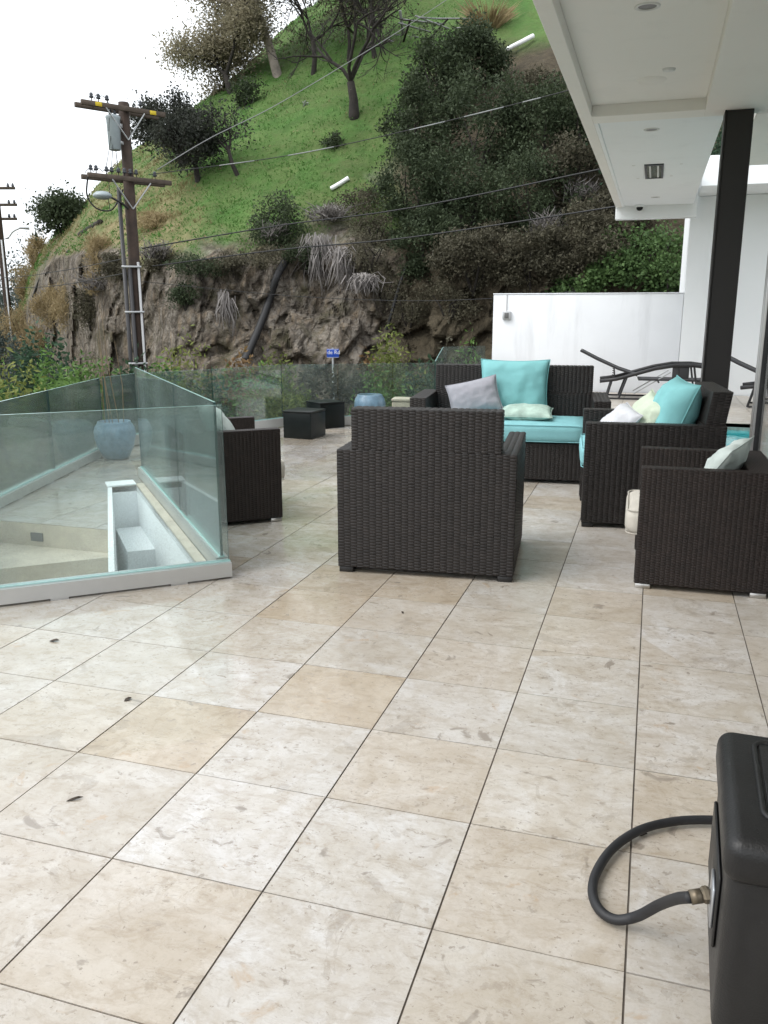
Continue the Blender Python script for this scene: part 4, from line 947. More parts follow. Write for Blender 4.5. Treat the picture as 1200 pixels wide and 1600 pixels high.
hose = empty('gas_hose', tuple(hp[9][:2])+(0,), 0, 'black rubber gas hose looping over the tiles into the cabinet', 'hose')
ox, oy = hp[9][0], hp[9][1]
sp_ = [(p.x-ox, p.y-oy, p.z) for p in smooth(hp)]
MB().tube(sp_, .0128, 12).build('rubber_tube', M['rubber'], hose, True)
la = Vector(sp_[-1]); fit = Vector((1.535+.0-ox, -.06-oy, .243)); dd_ = (Vector((1.53-ox, la.y+.01, .246))-la); dl = dd_.length; dd_.normalize()
MB().tube([la-dd_*.002, la+dd_*.022], .0155, 12).build('ferrule', M['brass'], hose, True)
MB().tube([la+dd_*.0225, la+dd_*.028, la+dd_*.036, la+dd_*.042], [.015, .0185, .0185, .014], 6).build('hex_nut', M['brass'], hose)
MB().tube([la+dd_*.0425, la+dd_*(max(.06, dl))], .0125, 12).build('steel_nipple', M['steel'], hose, True)

# ------------------------------------------------------------------ fallen leaves on the tiles
for lab, px_, py_, s_, a in (('dark curled leaf on pale tile below the front balustrade', 85, 1002, .030, .4), ('small dark leaf on a tan tile left of centre', 200, 1094, .024, 1.2), ('thin twig like leaf at lower left tile', 117, 1250, .035, .7), ('tiny dark leaf on tile in front of the central armchair', 629, 958, .016, 2.0), ('small brown leaf lying under the hose loop', 1003, 1305, .022, .3)):
    s_ *= .75; q = G(px_, py_); mb = MB(); asp = .18 if 'twig' in lab else .5
    mb.add([(-s_, 0, .002), (-s_*.3, s_*asp, .006), (s_*.4, s_*asp*.8, .009), (s_, 0, .005), (s_*.4, -s_*asp*.8, .007), (-s_*.3, -s_*asp, .003), (0, 0, .003)], [(0, 6, 1), (1, 6, 2), (2, 6, 3), (3, 6, 4), (4, 6, 5), (5, 6, 0)])
    mb.v += [(x, y, z-.0015) for x, y, z in mb.v]; mb.f += [tuple(i+7 for i in f[::-1]) for f in mb.f]; mb.m = [0]*len(mb.f)
    o = mb.build('fallen_leaf', M['fallen']); o.location = (q.x, q.y, .0005); o.rotation_euler = (0, 0, a); tag(o, lab, 'leaf')

# ------------------------------------------------------------------ utility pole across the street
RP = 25.0
pb = P(221, 575, RP); PZ = -5.0
up_e = empty('utility_pole', (pb.x, pb.y, PZ), 0, 'tall brown wooden utility pole with transformer and two crossarms', 'utility pole')
def lp(px, y, r=RP): v = P(px, y, r); return Vector((v.x-pb.x, v.y-pb.y, v.z-PZ))
zt = lp(192, 160).z
MB().tube([(0, 0, 0), (0, 0, zt*.5), (0, 0, zt)], [.19, .165, .135], 14).build('pole', M['polewood'], up_e, True)
def beam(name, a, b, w_, h_, m, par):
    a, b = Vector(a), Vector(b); d = (b-a); Ln = d.length; o = bev(name, 0, Ln, -w_/2, w_/2, -h_/2, h_/2, .006, M[m], par, 1)
    o.location = a; o.rotation_euler = d.to_track_quat('X', 'Z').to_euler(); return o
arms = []
for (xa, ya, ra), (xb, yb, rb), dy in (((122, 164, 24.5), (252, 179, 25.5), .26), ((132, 274, 24.5), (262, 288, 25.5), .26)):
    a, b = lp(xa, ya, ra), lp(xb, yb, rb); zc = (a.z+b.z)/2; a.z = b.z = zc
    fwd = Vector((-(b-a).y, (b-a).x, 0)).normalized()
    # a pair of timbers clasping the pole
    for s_ in (-1, 1):
        o = beam('crossarm', a+fwd*s_*.20, b+fwd*s_*.20, .09, .12, 'armwood', up_e)
    arms.append((a, b, fwd))
    c = (a+b)/2
    for t_ in (.27, .73):
        q = a.lerp(b, t_); mb = MB(); mb.tube([q-fwd*.26+Vector((0, 0, -.06)), Vector((0, 0, zc-.75))-fwd*.15], .018, 6); mb.build('brace', M['galv'], up_e)
    cnt = (.12, .20, .30, .70) if ya < 200 else (.04, .10, .22, .28, .36, .43, .50, .57, .80)
    for t_ in cnt:
        q = a.lerp(b, t_)-fwd*.20; mb = MB(); mb.lathe([(.012, .06), (.012, .13), (.05, .13), (.06, .16), (.035, .19), (.05, .21), (.03, .25), (.01, .26)], 10, tuple(q)); mb.build('insulator', M['insul'], up_e, True)
    if ya < 200:
        for t_ in (.19, .84):
            q = a.lerp(b, t_)-fwd*.247; beam('yellow_tag', q-(b-a).normalized()*.09, q+(b-a).normalized()*.09, .006, .10, 'yellow', up_e)
# transformer can
tq = lp(181, 235, 24.8); tk = MB(); tk.lathe([(.13, 0), (.155, .02), (.175, .75), (.19, .78), (.19, .83), (.12, .87), (.02, .88)], 20, (tq.x-.02, tq.y, tq.z)); t_o = tk.build('transformer', M['tank'], up_e, True)
for dx in (-.08, .06): MB().lathe([(.03, 0), (.045, .03), (.02, .07), (.035, .10), (.012, .16)], 8, (tq.x+dx, tq.y-.02, tq.z+.87)).build('bushing', M['insul'], t_o, True)
beam('transformer_bracket', (tq.x+.1, tq.y, tq.z+.62), (0, 0, tq.z+.62), .05, .10, 'galv', up_e); beam('transformer_bracket', (tq.x+.1, tq.y, tq.z+.2), (0, 0, tq.z+.2), .05, .08, 'galv', up_e)
# risers and conduits up the pole
cdir = (Vector((CAM.x, CAM.y, 0))-Vector((pb.x, pb.y, 0))).normalized(); cr = Vector((-cdir.y, cdir.x, 0))
for off, r_, zt_, m in ((-.27, .055, lp(194, 295).z, 'conduit'), (-.13, .06, lp(204, 420).z, 'conduit'), (.10, .035, lp(213, 410).z, 'conduitl')):
    q = cdir*.19+cr*off; mb = MB(); mb.tube([q, q+Vector((0, 0, zt_))], r_, 10); mb.build('conduit', M[m], up_e, True)
for z_ in (1.2, 3.4, 5.0, 6.4, 7.6): beam('strap', cdir*.20-cr*.34+Vector((0, 0, z_)), cdir*.20+cr*.18+Vector((0, 0, z_)), .10, .05, 'galv', up_e)
# street lamp on its arm
l0_ = lp(208, 333); l1_ = lp(173, 308, 24.5)
MB().tube([l0_, (l0_+l1_)/2+Vector((0, 0, .05)), l1_], .03, 6).build('lamp_arm', M['conduit'], up_e)
lh = MB(); hd = lp(160, 306, 24.4); lh.lathe([(.02, -.09), (.14, -.08), (.24, -.02), (.24, .03), (.15, .10), (.03, .12)], 16, tuple(hd)); l_o = lh.build('lamp_head', M['tank'], up_e, True)
l_o.scale = (1, 1, 1)
# drooping leads
def droop(a, b, sag, n=12): return [a.lerp(b, k/n)-Vector((0, 0, sag*4*(k/n)*(1-k/n))) for k in range(n+1)]
A2, B2, F2 = arms[1]; A1_, B1_, F1_ = arms[0]
MB().tube(smooth([A2-F2*.2+Vector((0, 0, -.05)), lp(136, 305), lp(150, 325), lp(172, 329), lp(184, 315), lp(192, 296)], 5), .022, 6).build('lead', M['wire'], up_e, True)
for t_, (px_, y_) in zip((.22, .28, .36), ((174, 205), (177, 210), (181, 236))): MB().tube(droop(A2.lerp(B2, t_)-F2*.2+Vector((0, 0, .26)), lp(px_, y_, 24.7), .05), .010, 4).build('lead', M['wire'], up_e)
MB().tube(droop(A1_.lerp(B1_, .33)-F1_*.2, lp(170, 205, 24.7), .0), .010, 4).build('lead', M['wire'], up_e)
for (px0, y0_, px1, y1_) in ((170, 282, 171, 302), (168, 300, 172, 330), (133, 270, 146, 268), (146, 268, 160, 268), (160, 268, 175, 270), (175, 270, 190, 272), (147, 155, 156, 151), (156, 151, 170, 162)):
    MB().tube(droop(lp(px0, y0_, 24.6), lp(px1, y1_, 24.6), -.08 if y0_ < 275 else 0), .009, 4).build('lead', M['wire'], up_e)

def cable(label, pts, r=.014, sag=.0, sleeves=None, m='wire', name='power_line'):
    pts = [Vector(p) for p in pts]; e = empty(name, tuple(pts[0]), 0, label, 'cable', 'overhead cables'); o = pts[0]
    if len(pts) == 2: pts = droop(pts[0], pts[1], sag, 28)
    else: pts = smooth(pts, 8)
    MB().tube([p-o for p in pts], r, 5).build('conductor', M[m], e, True)
    for a, b in sleeves or []:
        n = len(pts)-1; i0_, i1_ = a*n, b*n
        q = [pts[int(i0_+(i1_-i0_)*k/6)]-o for k in range(7)]
        qq = [q[0]]+[x for x, y_ in zip(q[1:], q[:-1]) if (x-y_).length > 1e-4]
        if len(qq) > 1: MB().tube(qq, r*1.25, 6).build('sleeve', M['sleeve'], e, True)
    return e
cable('cable with white sleeves crossing the green slope below the bare tree', [P(232, 273, 25), P(450, 243, 24), P(640, 203, 23), P(870, 146, 21.5), P(1000, 108, 20.5)], .011, 0, [(.15, .21), (.27, .36), (.53, .575), (.62, .665), (.70, .745)])
cable('pale thick cable rising steeply from the pole across the upper slope', [P(246, 265, 25), P(330, 215, 27), P(430, 165, 29.5), P(560, 88, 33), P(640, 38, 36), P(720, -15, 39)], .013, 0, None, 'cablegrey')
cable('black cable over the lower slope, upper of the two long ones', [P(222, 388, 25), P(440, 352, 24), P(640, 325, 23), P(935, 265, 21), P(1080, 232, 20)], .018)
cable('black cable over the lower slope, lower of the two long ones', [P(238, 416, 25), P(440, 390, 24), P(640, 371, 23), P(960, 323, 21), P(1100, 298, 20)], .018)
cable('faint thin cable low across the cliff and scrub', [P(222, 440, 25.2), P(450, 462, 24), P(640, 470, 23), P(790, 465, 22), P(900, 455, 21)], .008)
cable('thin cable running left from the pole past the cliff end, upper one', [P(205, 402, 25), P(90, 424, 30), P(0, 434, 34), P(-200, 440, 42)], .011)
cable('thin cable running left from the pole past the cliff end, lower one', [P(205, 425, 25), P(90, 446, 30), P(0, 450, 34), P(-200, 452, 42)], .011)

# distant second pole with its own street lamp
q = P(12, 480, 62); fp = empty('utility_pole', (q.x, q.y, -5.2), 0, 'distant utility pole with three crossarms at the left edge', 'utility pole')
def fl_(px, y): v = P(px, y, 62); return Vector((v.x-q.x, v.y-q.y, v.z+5.2))
MB().tube([(0, 0, 0), (0, 0, fl_(5, 318).z)], [.26, .20], 8).build('pole', M['polewood'], fp)
for ya, xa, xb in ((294, -14, 24), (320, -16, 27), (342, -14, 27)):
    a, b = fl_(xa, ya), fl_(xb, ya); beam('crossarm', a, b, .14, .16, 'armwood', fp)
    for t_ in (.1, .3, .7, .9): MB().lathe([(.04, .08), (.10, .12), (.05, .3)], 6, tuple(a.lerp(b, t_))).build('insulator', M['insul'], fp)
MB().tube([(0, 0, fl_(5, 322).z), (0, 0, fl_(5, 294).z)], .09, 6).build('pole_top', M['galv'], fp)
q2_ = P(13, 480, 58); sl_ = empty('street_lamp', (q2_.x, q2_.y, -5.2), 0, 'slender curved street lamp beside the distant pole', 'street lamp')
def f2_(px, y): v = P(px, y, 58); return Vector((v.x-q2_.x, v.y-q2_.y, v.z+5.2))
MB().tube([(0, 0, 0), (0, 0, f2_(13, 375).z)]+smooth([f2_(13, 372), f2_(20, 362), f2_(32, 356)], 4), .055, 6).build('post', M['galv'], sl_, True)
lm = MB(); a = f2_(31, 356); lm.tube([a, f2_(46, 356.5)], [.08, .12], 6); lm.build('lamp_head', M['galv'], sl_)

# blue street sign, end of a street name
sg = P(520, 552, 22.0); sgn = empty('street_sign', (sg.x, sg.y, -5.0), -YAW+RAD(0), 'small blue street sign with white letters among the shrubs', 'sign')
sgn.rotation_euler = (0, 0, -(YAW+math.atan2(520-600, 1350)))
hz = sg.z+5.0
MB().tube([(.0, .02, 0), (.0, .02, hz+.14)], .03, 8).build('post', M['galv'], sgn)
bev('plate', -.155, .155, -.012, .0, hz-.11, hz+.11, .004, M['signblue'], sgn)
for (x0, x1, z0, z1) in ((-.150, .150, .098, .104), (-.150, .150, -.104, -.098)): MB().box(x0, x1, -.0135, -.0125, hz+z0, hz+z1).build('border', M['signwhite'], sgn)
def letters(txt, x, z, size):
    cu = bpy.data.curves.new('lettering', 'FONT'); cu.body = txt; cu.size = size; cu.extrude = .0008; cu.space_character = 1.0
    tmp = bpy.data.objects.new('tmp', cu); COL.objects.link(tmp); dg = bpy.context.evaluated_depsgraph_get(); dg.update()
    me = bpy.data.meshes.new_from_object(tmp.evaluated_get(dg)); bpy.data.objects.remove(tmp)
    me.materials.clear(); me.materials.append(M['signwhite']); o = link('lettering', me, sgn); o.location = (x, -.0145, z); o.rotation_euler = (RAD(90), 0, 0)
letters('de', -.140, hz-.02, .135); letters('Rd', .035, hz-.02, .135)

# ------------------------------------------------------------------ pipes on the hill
def hillpts(pix, lift): 
    return [hill_at(*p)+Vector((0, 0, lift))+(Vector((CAM.x, CAM.y, 0))-Vector((hill_at(*p).x, hill_at(*p).y, 0))).normalized()*lift for p in pix]
def pipe(label, pix, r, m, lift=.1, name='pipe', ribs=0):
    pts = hillpts(pix, lift); o = pts[0]; mb = MB(); pp = smooth([tuple(x) for x in pts], 6) if len(pts) > 2 else pts
    pl_ = [p-o for p in pp]
    if ribs:
        dense = []
        for a, b in zip(pl_[:-1], pl_[1:]): dense += [a.lerp(b, k/ribs) for k in range(ribs)]
        mb.tube(dense, [r*(1 if k % 2 else .86) for k in range(len(dense))], 10)
    else: mb.tube(pl_, r, 10)
    ob_ = mb.build(name, M[m], smooth=True); ob_.location = o; tag(ob_, label, 'pipe'); return ob_
pipe('short white pipe lying on the green slope above the grey bush', [(517, 299), (531, 291), (545, 282)], .085, 'whitepipe', .08, 'drain_pipe')
pipe('short white pipe on upper slope beside the roof edge', [(790, 84), (812, 73), (833, 62)], .10, 'whitepipe', .12, 'drain_pipe')
pipe('thick black corrugated drain pipe running down the cliff face', [(447, 412), (432, 440), (420, 478), (404, 520), (382, 570)], .14, 'blackpipe', .12, 'drain_pipe', 5)
pipe('thin black drain pipe down the brown cliff under the scrub', [(634, 430), (622, 465), (612, 500), (604, 528)], .06, 'blackpipe', .25, 'drain_pipe', 3)
pipe('black pipe with white flecks down the far left cliff end', [(108, 398), (88, 418), (66, 436), (52, 470)], .09, 'blackpipe', .15, 'drain_pipe', 3)
pipe('dark log resting on the slope edge at upper left', [(126, 376), (142, 366), (158, 357)], .13, 'bark', .25, 'log')['category'] = 'log'

# ------------------------------------------------------------------ trees and shrubs on the hill
def size_at(v, px): return px*(Vector((v.x, v.y, 0))-Vector((CAM.x, CAM.y, 0))).length/1350
def place(px, y): return hill_at(px, y)
b = place(553, 182); s1 = size_at(b, 1)
tree('bare_tree', 'bare dark branched tree standing alone on the green slope', b, s1*240, .20, 11, 'leafbrown', 250, .10, levels=4, lean=(-.1, 0), trunk_frac=.20, cluster=.35, kids=(3, 4), fork=.66, limb=.46)
b = place(435, 122); s1 = size_at(b, 1)
tree('pale_tree', 'big pale barked tree with tan foliage on the ridge, leaning left', b+Vector((0, 0, -.2)), s1*240, .22, 23, 'leafeuc', 26000, .17, levels=3, lean=(-.32, 0), trunk_frac=.42, cluster=.55, bark='palebark', droop=.5)
b = place(365, 150); s1 = size_at(b, 1)
tree('pale_tree', 'smaller tan leaved tree hanging over the ridge edge', b+Vector((0, 0, -.3)), s1*165, .17, 29, 'leafeuc', 20000, .16, levels=3, lean=(-.30, 0), trunk_frac=.22, cluster=.5, bark='bark', droop=.5)
b = place(490, 120); s1 = size_at(b, 1)
tree('brown_tree', 'grey brown twiggy tree right of the pale barked tree', b, s1*190, .12, 37, 'leafbrown', 5000, .13, levels=4, trunk_frac=.25, cluster=.7)
b = place(585, 90); s1 = size_at(b, 1)
tree('brown_tree', 'twiggy tree cut by top of picture above the wood pile', b, s1*150, .11, 41, 'leafbrown', 4000, .14, levels=4, trunk_frac=.25, cluster=.7)
b = place(292, 262); s1 = size_at(b, 1)
tree('oak_tree', 'dark oak beside the utility pole crossarm', b+Vector((0, 0, -.2)), s1*118, .17, 53, 'leafoak', 7000, .15, levels=3, lean=(-.45, 0), trunk_frac=.30, cluster=.22, kids=(4, 5))
b = place(312, 290); s1 = size_at(b, 1)
tree('oak_tree', 'dark leaning oak on the slope right of the pole', b+Vector((0, 0, -.2)), s1*118, .13, 59, 'leafoak', 7000, .14, levels=3, lean=(-.15, 0), trunk_frac=.30, cluster=.22, kids=(4, 5))
b = place(372, 278); s1 = size_at(b, 1)
tree('oak_tree', 'thin bare stemmed tree leaning left below the dark oaks', b, s1*112, .09, 61, 'leafoak', 900, .15, levels=3, lean=(-.35, 0), trunk_frac=.35, cluster=.4, kids=(2, 4))
b = place(100, 372); s1 = size_at(b, 1)
tree('oak_tree', 'round dark tree on the ridge left of the utility pole', b+Vector((0, 0, -.3)), s1*82, .16, 67, 'leafdark', 9000, .21, levels=3, trunk_frac=.16, cluster=.38, kids=(4, 5), fork=.95)
def hb_(name, label, px, ybase, wpx, hpx, seed, leaf, n, lpx, **kw):
    b = place(px, ybase); s = size_at(b, 1)
    return bush(name, label, (b.x, b.y, b.z-.15), s*wpx/2, s*hpx/2, seed, leaf, n, s*lpx, **kw)
hb_('shrub', 'dark green round bush in middle of the lower slope', 437, 386, 86, 84, 71, 'leafdark', 4200, 5.0)
hb_('shrub', 'small bush on the grass below the bare tree', 520, 230, 34, 26, 73, 'leafdark', 700, 4.5)
hb_('shrub', 'dark bush at the foot of the pale barked tree', 388, 170, 52, 46, 79, 'leafdark', 1600, 4.5)
hb_('shrub', 'low olive bush hanging at the cliff top beside the drain pipe', 400, 412, 110, 34, 83, 'leafbrown', 1500, 4.5)
b = place(545, 95); s1 = size_at(b, 1)
tree('brown_tree', 'twiggy grey tree behind the lone bare tree', b, s1*170, .09, 43, 'leafbrown', 2500, .13, levels=4, trunk_frac=.25, cluster=.7)
for k, (px, yb, wp, hp_, lf, lab) in enumerate([(255, 418, 70, 30, 'leafbrown', 'brown brush at cliff edge right of the pole shaft'), (310, 424, 90, 30, 'leafdark', 'dark low brush on cliff edge between pole and drain pipe'), (365, 424, 80, 28, 'leafbrown', 'brown low brush on cliff edge left of the drain pipe'), (475, 410, 60, 34, 'leafdark', 'dark brush over the drain pipe head'), (575, 418, 90, 60, 'leafbrown', 'brown brush at the cliff edge left of the thicket'), (600, 470, 80, 60, 'leafbrown', 'brown brush half way down the cliff near thin pipe'), (640, 500, 80, 60, 'leafbrown', 'brown brush low on the cliff behind loveseat shrub'), (700, 490, 100, 60, 'leafbrown', 'brown brush low beside the white wall edge'), (290, 470, 44, 34, 'leafdark', 'dark tuft on the rock right of the pole'), (190, 430, 60, 40, 'leafbrown', 'brown brush on the rock left of the pole shaft'), (560, 330, 90, 40, 'leafbrown', 'reddish dry brush beside the grass gully'), (585, 380, 70, 50, 'leafbrown', 'dry brush between gully and thicket'), (140, 500, 50, 60, 'leafbrown', 'brown brush on the left cliff face')]):
    hb_('cliff_brush', lab, px, yb, wp, hp_, 170+k, lf, 2600, 4.0, group='brush along the cliff edge', nl=16)
# dark scrub mass on the right, plant by plant
scr = [(690, 180, 120, 130, 'leafdark', 'tall dark scrub bush at the top of the thicket'), (735, 150, 100, 95, 'leafdark', 'dark scrub bush topmost beside the white pipe'), (835, 190, 90, 70, 'leafbrown', 'olive scrub bush tucked under the roof edge'), (655, 260, 110, 130, 'leafdark', 'dark scrub bush on the left side of the thicket, upper'),
       (745, 275, 150, 150, 'leafdark', 'broad dark scrub bush in the middle of thicket'), (850, 270, 140, 130, 'leafdark', 'dark scrub bush below the white sleeved cable at right'), (650, 350, 110, 130, 'leafdark', 'dark scrub bush at the left edge of thicket, lower'), (730, 370, 140, 130, 'leafdark', 'dark scrub bush above the brown cliff'),
       (830, 360, 150, 120, 'leafdark', 'dark twiggy scrub bush right of the thicket middle'), (660, 430, 110, 110, 'leafdark', 'dark scrub bush on the cliff top left of white wall'), (740, 440, 130, 90, 'leafbrown', 'brown scrub bush directly above the white wall corner'), (900, 330, 120, 110, 'leafbrown', 'brown scrub bush under the far end of roof'),
       (905, 420, 140, 90, 'leafbrown', 'reddish brown scrub bush low above the white wall'), (830, 440, 130, 80, 'leafbrown', 'brown scrub bush behind the white wall, left half'), (960, 380, 120, 90, 'leafbrown', 'brown scrub bush left of the bright ivy'), (930, 250, 150, 120, 'leafdark', 'dark scrub bush hidden behind the roof tip'), (1040, 300, 180, 130, 'leaffir', 'green scrub bush seen beside the dark column top')]
for k, (px, yb, wp, hp_, lf, lab) in enumerate(scr):
    hb_('scrub_bush', lab, px, yb, wp, hp_, 100+k, lf, 8000, 5.6, group='scrub thicket on the hillside', nl=34, lump=.30, fill=.6)
for k, (px, yb, wp, hp_, lab) in enumerate([(1010, 425, 130, 80, 'bright green ivy patch spilling above the white wall'), (960, 440, 90, 50, 'lower bright green ivy clump above the white wall'), (1050, 470, 120, 90, 'green ivy clump beside the house corner'), (905, 462, 90, 40, 'thin green creeper low behind the white wall')]):
    hb_('ivy', lab, px, yb, wp, hp_, 150+k, 'leafivy', 2400, 5.5, group='ivy on the bank', aspect=.8, nl=16, cat='ivy', stems=3)
# grey hanging dead plants and pale agave skeletons
for k, (px, yb, wp, hp_, lab) in enumerate([(498, 425, 44, 78, 'grey dead fronds hanging over the cliff edge, left clump'), (538, 432, 36, 60, 'grey dead fronds hanging over the cliff edge, right clump'), (515, 362, 50, 36, 'pale grey dead branches above the cliff by the grass gully'), (430, 395, 34, 40, 'pale dead twigs below the round bush'), (570, 450, 40, 30, 'grey dead twigs on cliff right of the fronds'), (160, 470, 60, 40, 'silvery dead brush on the rock left of the pole'), (245, 425, 40, 40, 'silvery brush on the rock right of the pole'), (352, 505, 26, 70, 'long pale grass hanging down the cliff'), (905, 350, 50, 60, 'grey dead vines in the brown scrub'), (850, 400, 40, 60, 'grey vine tangle behind the white wall')]):
    rs_ = np.random.default_rng(200+k); b = place(px, yb-hp_*.6); s = size_at(b, 1); n = 170 if wp > 30 else 60
    tow = (Vector((CAM.x, CAM.y, 0))-Vector((b.x, b.y, 0))).normalized(); sid = Vector((-tow.y, tow.x, 0)); mb = MB(); up_grow = 'hanging' not in lab and 'fronds' not in lab
    for q_ in range(n):
        st = sid*rs_.normal()*s*wp*.22+tow*rs_.uniform(.1, .9)+Vector((0, 0, s*hp_*rs_.uniform(-.2, .15)))
        dr_ = sid*rs_.normal()*s*wp*.25+tow*rs_.uniform(-.1, .6)+Vector((0, 0, (.5 if up_grow else -1)*s*hp_*rs_.uniform(.3, .9)))
        mb.tube([st, st+dr_*.5+tow*.12+Vector(rs_.normal(size=3))*.08, st+dr_], [.022, .018, .006], 3, cap=False)
    o = mb.build('dead_brush', M['deadgrey']); o.location = b; tag(o, lab, 'dead brush', 'dead brush on the cliff')
# tan dry grass clumps on the cliff end
def tussock(label, px, yb, wp, hp_, seed, m, n=260, name='dry_grass_clump', hang=0.0):
    rs_ = np.random.default_rng(seed); b = place(px, yb); s = size_at(b, 1)
    a = rs_.uniform(0, 6.28, n); r = np.sqrt(rs_.uniform(0, 1, n))*s*wp*.35
    base = np.stack([np.cos(a)*r, np.sin(a)*r, rs_.uniform(-.2, .1, n)], 1)
    d = np.stack([np.cos(a)*rs_.uniform(.1, .6, n), np.sin(a)*rs_.uniform(.1, .6, n), rs_.uniform(.6, 1, n)-hang], 1)*s*hp_*rs_.uniform(.5, 1.0, n)[:, None]
    w_ = rand_dirs(rs_, n)*s*1.6*.5
    V = np.stack([base-w_, base+w_, base+d*.6+w_*.8+np.array([0, 0, -.05]), base+d*.6-w_*.8], 1); V2 = np.stack([base+d*.6-w_*.8, base+d*.6+w_*.8+np.array([0, 0, -.05]), base+d*np.array([1.25, 1.25, .92])+w_*.1, base+d*np.array([1.25, 1.25, .92])-w_*.1], 1)
    V = np.concatenate([V, V2]).reshape(-1, 3); o = np_mesh(name, V, np.arange(len(V)).reshape(-1, 4), M[m]); o.location = b; tag(o, label, 'grass clump', 'dry grass on the cliff end'); return o
for k, (px, yb, wp, hp_, lab) in enumerate([(35, 535, 60, 60, 'tan dry grass at foot of the cliff end'), (60, 420, 34, 46, 'tan dry grass high on the cliff end'), (42, 465, 34, 44, 'tan dry grass midway down the cliff end'), (105, 515, 60, 70, 'tan dry brush in the middle of left cliff'), (78, 505, 40, 50, 'tan dry brush left of the cliff hollow'), (160, 410, 46, 36, 'tan dry grass on slope edge left of the pole'), (155, 455, 36, 40, 'brown dry clump beside the silvery brush'), (240, 360, 60, 30, 'faded dry grass right of the pole shaft'), (60, 560, 60, 50, 'tan dry grass behind the left shrubs')]):
    b = place(px, yb); s = size_at(b, 1); bush('dry_grass_clump', lab, (b.x, b.y, b.z-.1), s*wp*.55, s*hp_*.5, 300+k, 'drygrass', 2200, s*9, nl=16, lump=.45, group='dry grass on the cliff end', cat='grass clump', aspect=.10, stems=2, droop=-.8)
tussock('dry pale palm like tuft high on slope at top of picture', 762, 42, 50, 62, 330, 'drygrass', 500, 'dry_tuft', 0.3)
# pile of weathered boards and branches high on the slope
wp_ = empty('wood_pile', tuple(place(640, 70)), RAD(20), 'heap of weathered grey boards and branches high on the slope', 'wood pile'); rs_ = np.random.default_rng(8)
for k in range(22):
    a = Vector((rs_.normal()*1.6, rs_.normal()*.6, rs_.uniform(.05, 1.0))); d = Vector((rs_.normal(), rs_.normal()*.6, rs_.normal()*.35)).normalized()*rs_.uniform(.8, 2.2)
    beam('board', a-d*.5, a+d*.5, rs_.uniform(.06, .22), .05, 'board' if k % 3 else 'bark', wp_)
lt = place(478, 168); o = bush('white_litter', 'small white scrap lying on the green slope', (lt.x, lt.y, lt.z+.1), .12, .07, 3, 'deadgrey', 30, .12, stems=1, cat='litter')
for c in o.children: c.data.materials[0] = M['sleeve']

# grass blades over the open slope (uncountable)
rs_ = np.random.default_rng(77); pts = []; pts2 = []
jl, jh = NR1, NR1+NR2-2
for k in range(42000):
    i = rs_.integers(30, 330); j = int(jl+(jh-jl)*rs_.uniform(0, 1)**1.15); f1, f2 = rs_.uniform(0, 1, 2)
    c = HC[i, j]
    if c[0] < .35 or c[2] > .5: continue
    v = HV[i, j]*(1-f1)*(1-f2)+HV[i+1, j]*f1*(1-f2)+HV[i, j+1]*(1-f1)*f2+HV[i+1, j+1]*f1*f2
    nz = mn.noise(Vector(v)*.45)
    if nz < -.1 and rs_.uniform() < .5: continue
    (pts2 if (c[1] > .35 and mn.noise(Vector(v)*.8+Vector((9, 0, 0))) > .0) or rs_.uniform() < .02 else pts).append(v)
def blades(name, pts, m, hgt):
    pts = np.array(pts); n = len(pts); out = []
    for q_ in range(2):
        d = rand_dirs(rs_, n)*.8; d[:, 2] = rs_.uniform(.5, 1.1, n); d *= hgt*rs_.uniform(.5, 1.4, n)[:, None]; w_ = rand_dirs(rs_, n)*.035; w_[:, 2] *= .2
        b = pts+rand_dirs(rs_, n)*np.array([.15, .15, 0])-np.array([0, 0, .04])
        out.append(np.stack([b-w_, b+w_, b+d+w_*.3, b+d-w_*.3], 1))
    V = np.concatenate(out).reshape(-1, 3); o = np_mesh(name, V, np.arange(len(V)).reshape(-1, 4), M[m]); return o
tag(blades('grass', pts, 'blades', .075), 'short green grass covering the steep hillside', 'grass', kind='stuff')
tag(blades('dry_grass', pts2, 'tuft', .10), 'faded yellowish grass mixed into the hillside', 'grass', kind='stuff')

# ------------------------------------------------------------------ far trees at the left edge and valley
for k, (px, yt, w_, r, lab) in enumerate([(8, 400, 60, 95, 'hazy distant tree at the left edge behind far pole'), (48, 385, 56, 88, 'hazy distant tree right of the far pole'), (-40, 390, 70, 92, 'hazy distant tree beyond the left picture edge'), (22, 440, 60, 78, 'lower distant tree in front of the hazy ones'), (-20, 450, 60, 74, 'dark distant tree left of the lower one'), (60, 430, 30, 84, 'slim distant tree against the cliff end'), (5, 500, 70, 60, 'dark green tree mass at left edge below the far pole'), (-30, 520, 80, 50, 'nearer tree crown cut by the left edge'), (28, 530, 44, 48, 'green tree crown below the cliff end')]):
    v = P(px, yt, r); s = r/1350; h = v.z+5.2
    bush('distant_tree', lab, (v.x, v.y, -5.2), s*w_/2*1.1, h/2, 400+k, 'leaffar', 4500, s*5, nl=22, lump=.34, cat='tree', group='distant trees at the left edge')

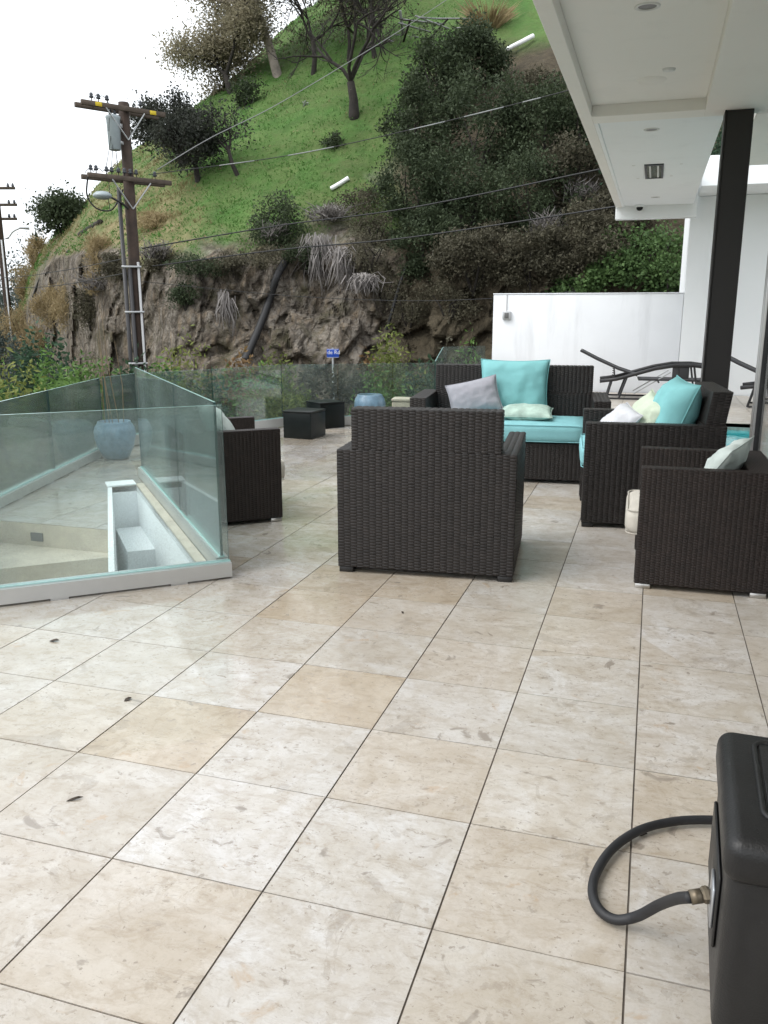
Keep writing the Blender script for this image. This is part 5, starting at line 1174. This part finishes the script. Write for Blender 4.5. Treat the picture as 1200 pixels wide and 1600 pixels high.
# ------------------------------------------------------------------ shrubs in the bed outside the balustrade
bed = [  # px, top row, width px, distance, leaf, label
    (15, 545, 120, 17.0, 'leaffir', 'dark bluish shrub at far left behind the glass'), (70, 548, 90, 16.0, 'leaffir', 'bluish green shrub left of the bright one behind the stairs'), (95, 556, 70, 13.5, 'leafgreen', 'bright green shrub behind the left balustrade'), (25, 585, 110, 11.5, 'leafyel', 'yellow green leafy shrub at left edge beyond balustrade'),
    (145, 570, 80, 12.0, 'leafgreen', 'light green shrub left of the pot reeds'), (75, 590, 80, 11.0, 'leafgreen', 'low green shrub close behind left balustrade'), (190, 575, 60, 12.5, 'leaffir', 'dark shrub behind the reeds at the pole foot'), (250, 575, 70, 13.0, 'leafgreen', 'green shrub right of the pole foot'),
    (300, 545, 70, 14.0, 'leafyel', 'upright yellow green shrub between pole and drain pipe'), (352, 566, 70, 13.5, 'leafred', 'reddish tipped shrub under the drain pipe'), (425, 560, 56, 14.0, 'leafyel', 'small yellow green shrub right of the drain pipe foot'), (380, 585, 90, 13.0, 'leafgreen', 'green shrub seen through the glass left of black cubes'),
    (470, 585, 90, 13.4, 'leafbrown', 'brownish twiggy shrub behind the black cubes'), (545, 578, 80, 13.6, 'leafbrown', 'brown shrub below the blue street sign'), (572, 560, 44, 14.5, 'leafred', 'red tipped shrub right of the street sign'), (625, 530, 86, 14.0, 'leafyel', 'bushy yellow green shrub left of the loveseat back'),
    (665, 575, 60, 13.2, 'leaffir', 'darker green shrub against loveseat left arm'), (600, 590, 70, 13.0, 'leafgreen', 'green shrub behind the low blue pot'), (735, 548, 70, 18.0, 'leafgreen', 'green shrub between loveseat back and white wall'), (690, 555, 60, 17.0, 'leafbrown', 'brownish shrub behind the short glass corner'), (440, 600, 80, 12.8, 'leafyel', 'pale green shrub low behind curved glass'), (300, 592, 90, 12.5, 'leaffir', 'dark shrub low behind curved glass near the left armchair'),
    (-50, 560, 120, 14.0, 'leafgreen', 'green shrub just beyond the left picture edge')]
for k, (px, yt, wp, r, lf, lab) in enumerate(bed):
    v = P(px, yt, r); s = r/1350; zb_ = -1.3 if r < 14 else -1.2-3.9*max(0, (r-13)/8.5)**1.2; zb_ = max(zb_, -5)
    n = int(4200*(wp/75)**1.2)
    bush('garden_shrub', lab, (v.x, v.y, zb_), s*wp/2*1.3, (v.z-zb_)/2, 500+k, lf, n, .085 if r < 15 else .11, nl=18, lump=.38, group='garden shrubs outside the balustrade', aspect=.36 if lf in ('leafyel', 'leafgreen') else .5, cat='shrub')
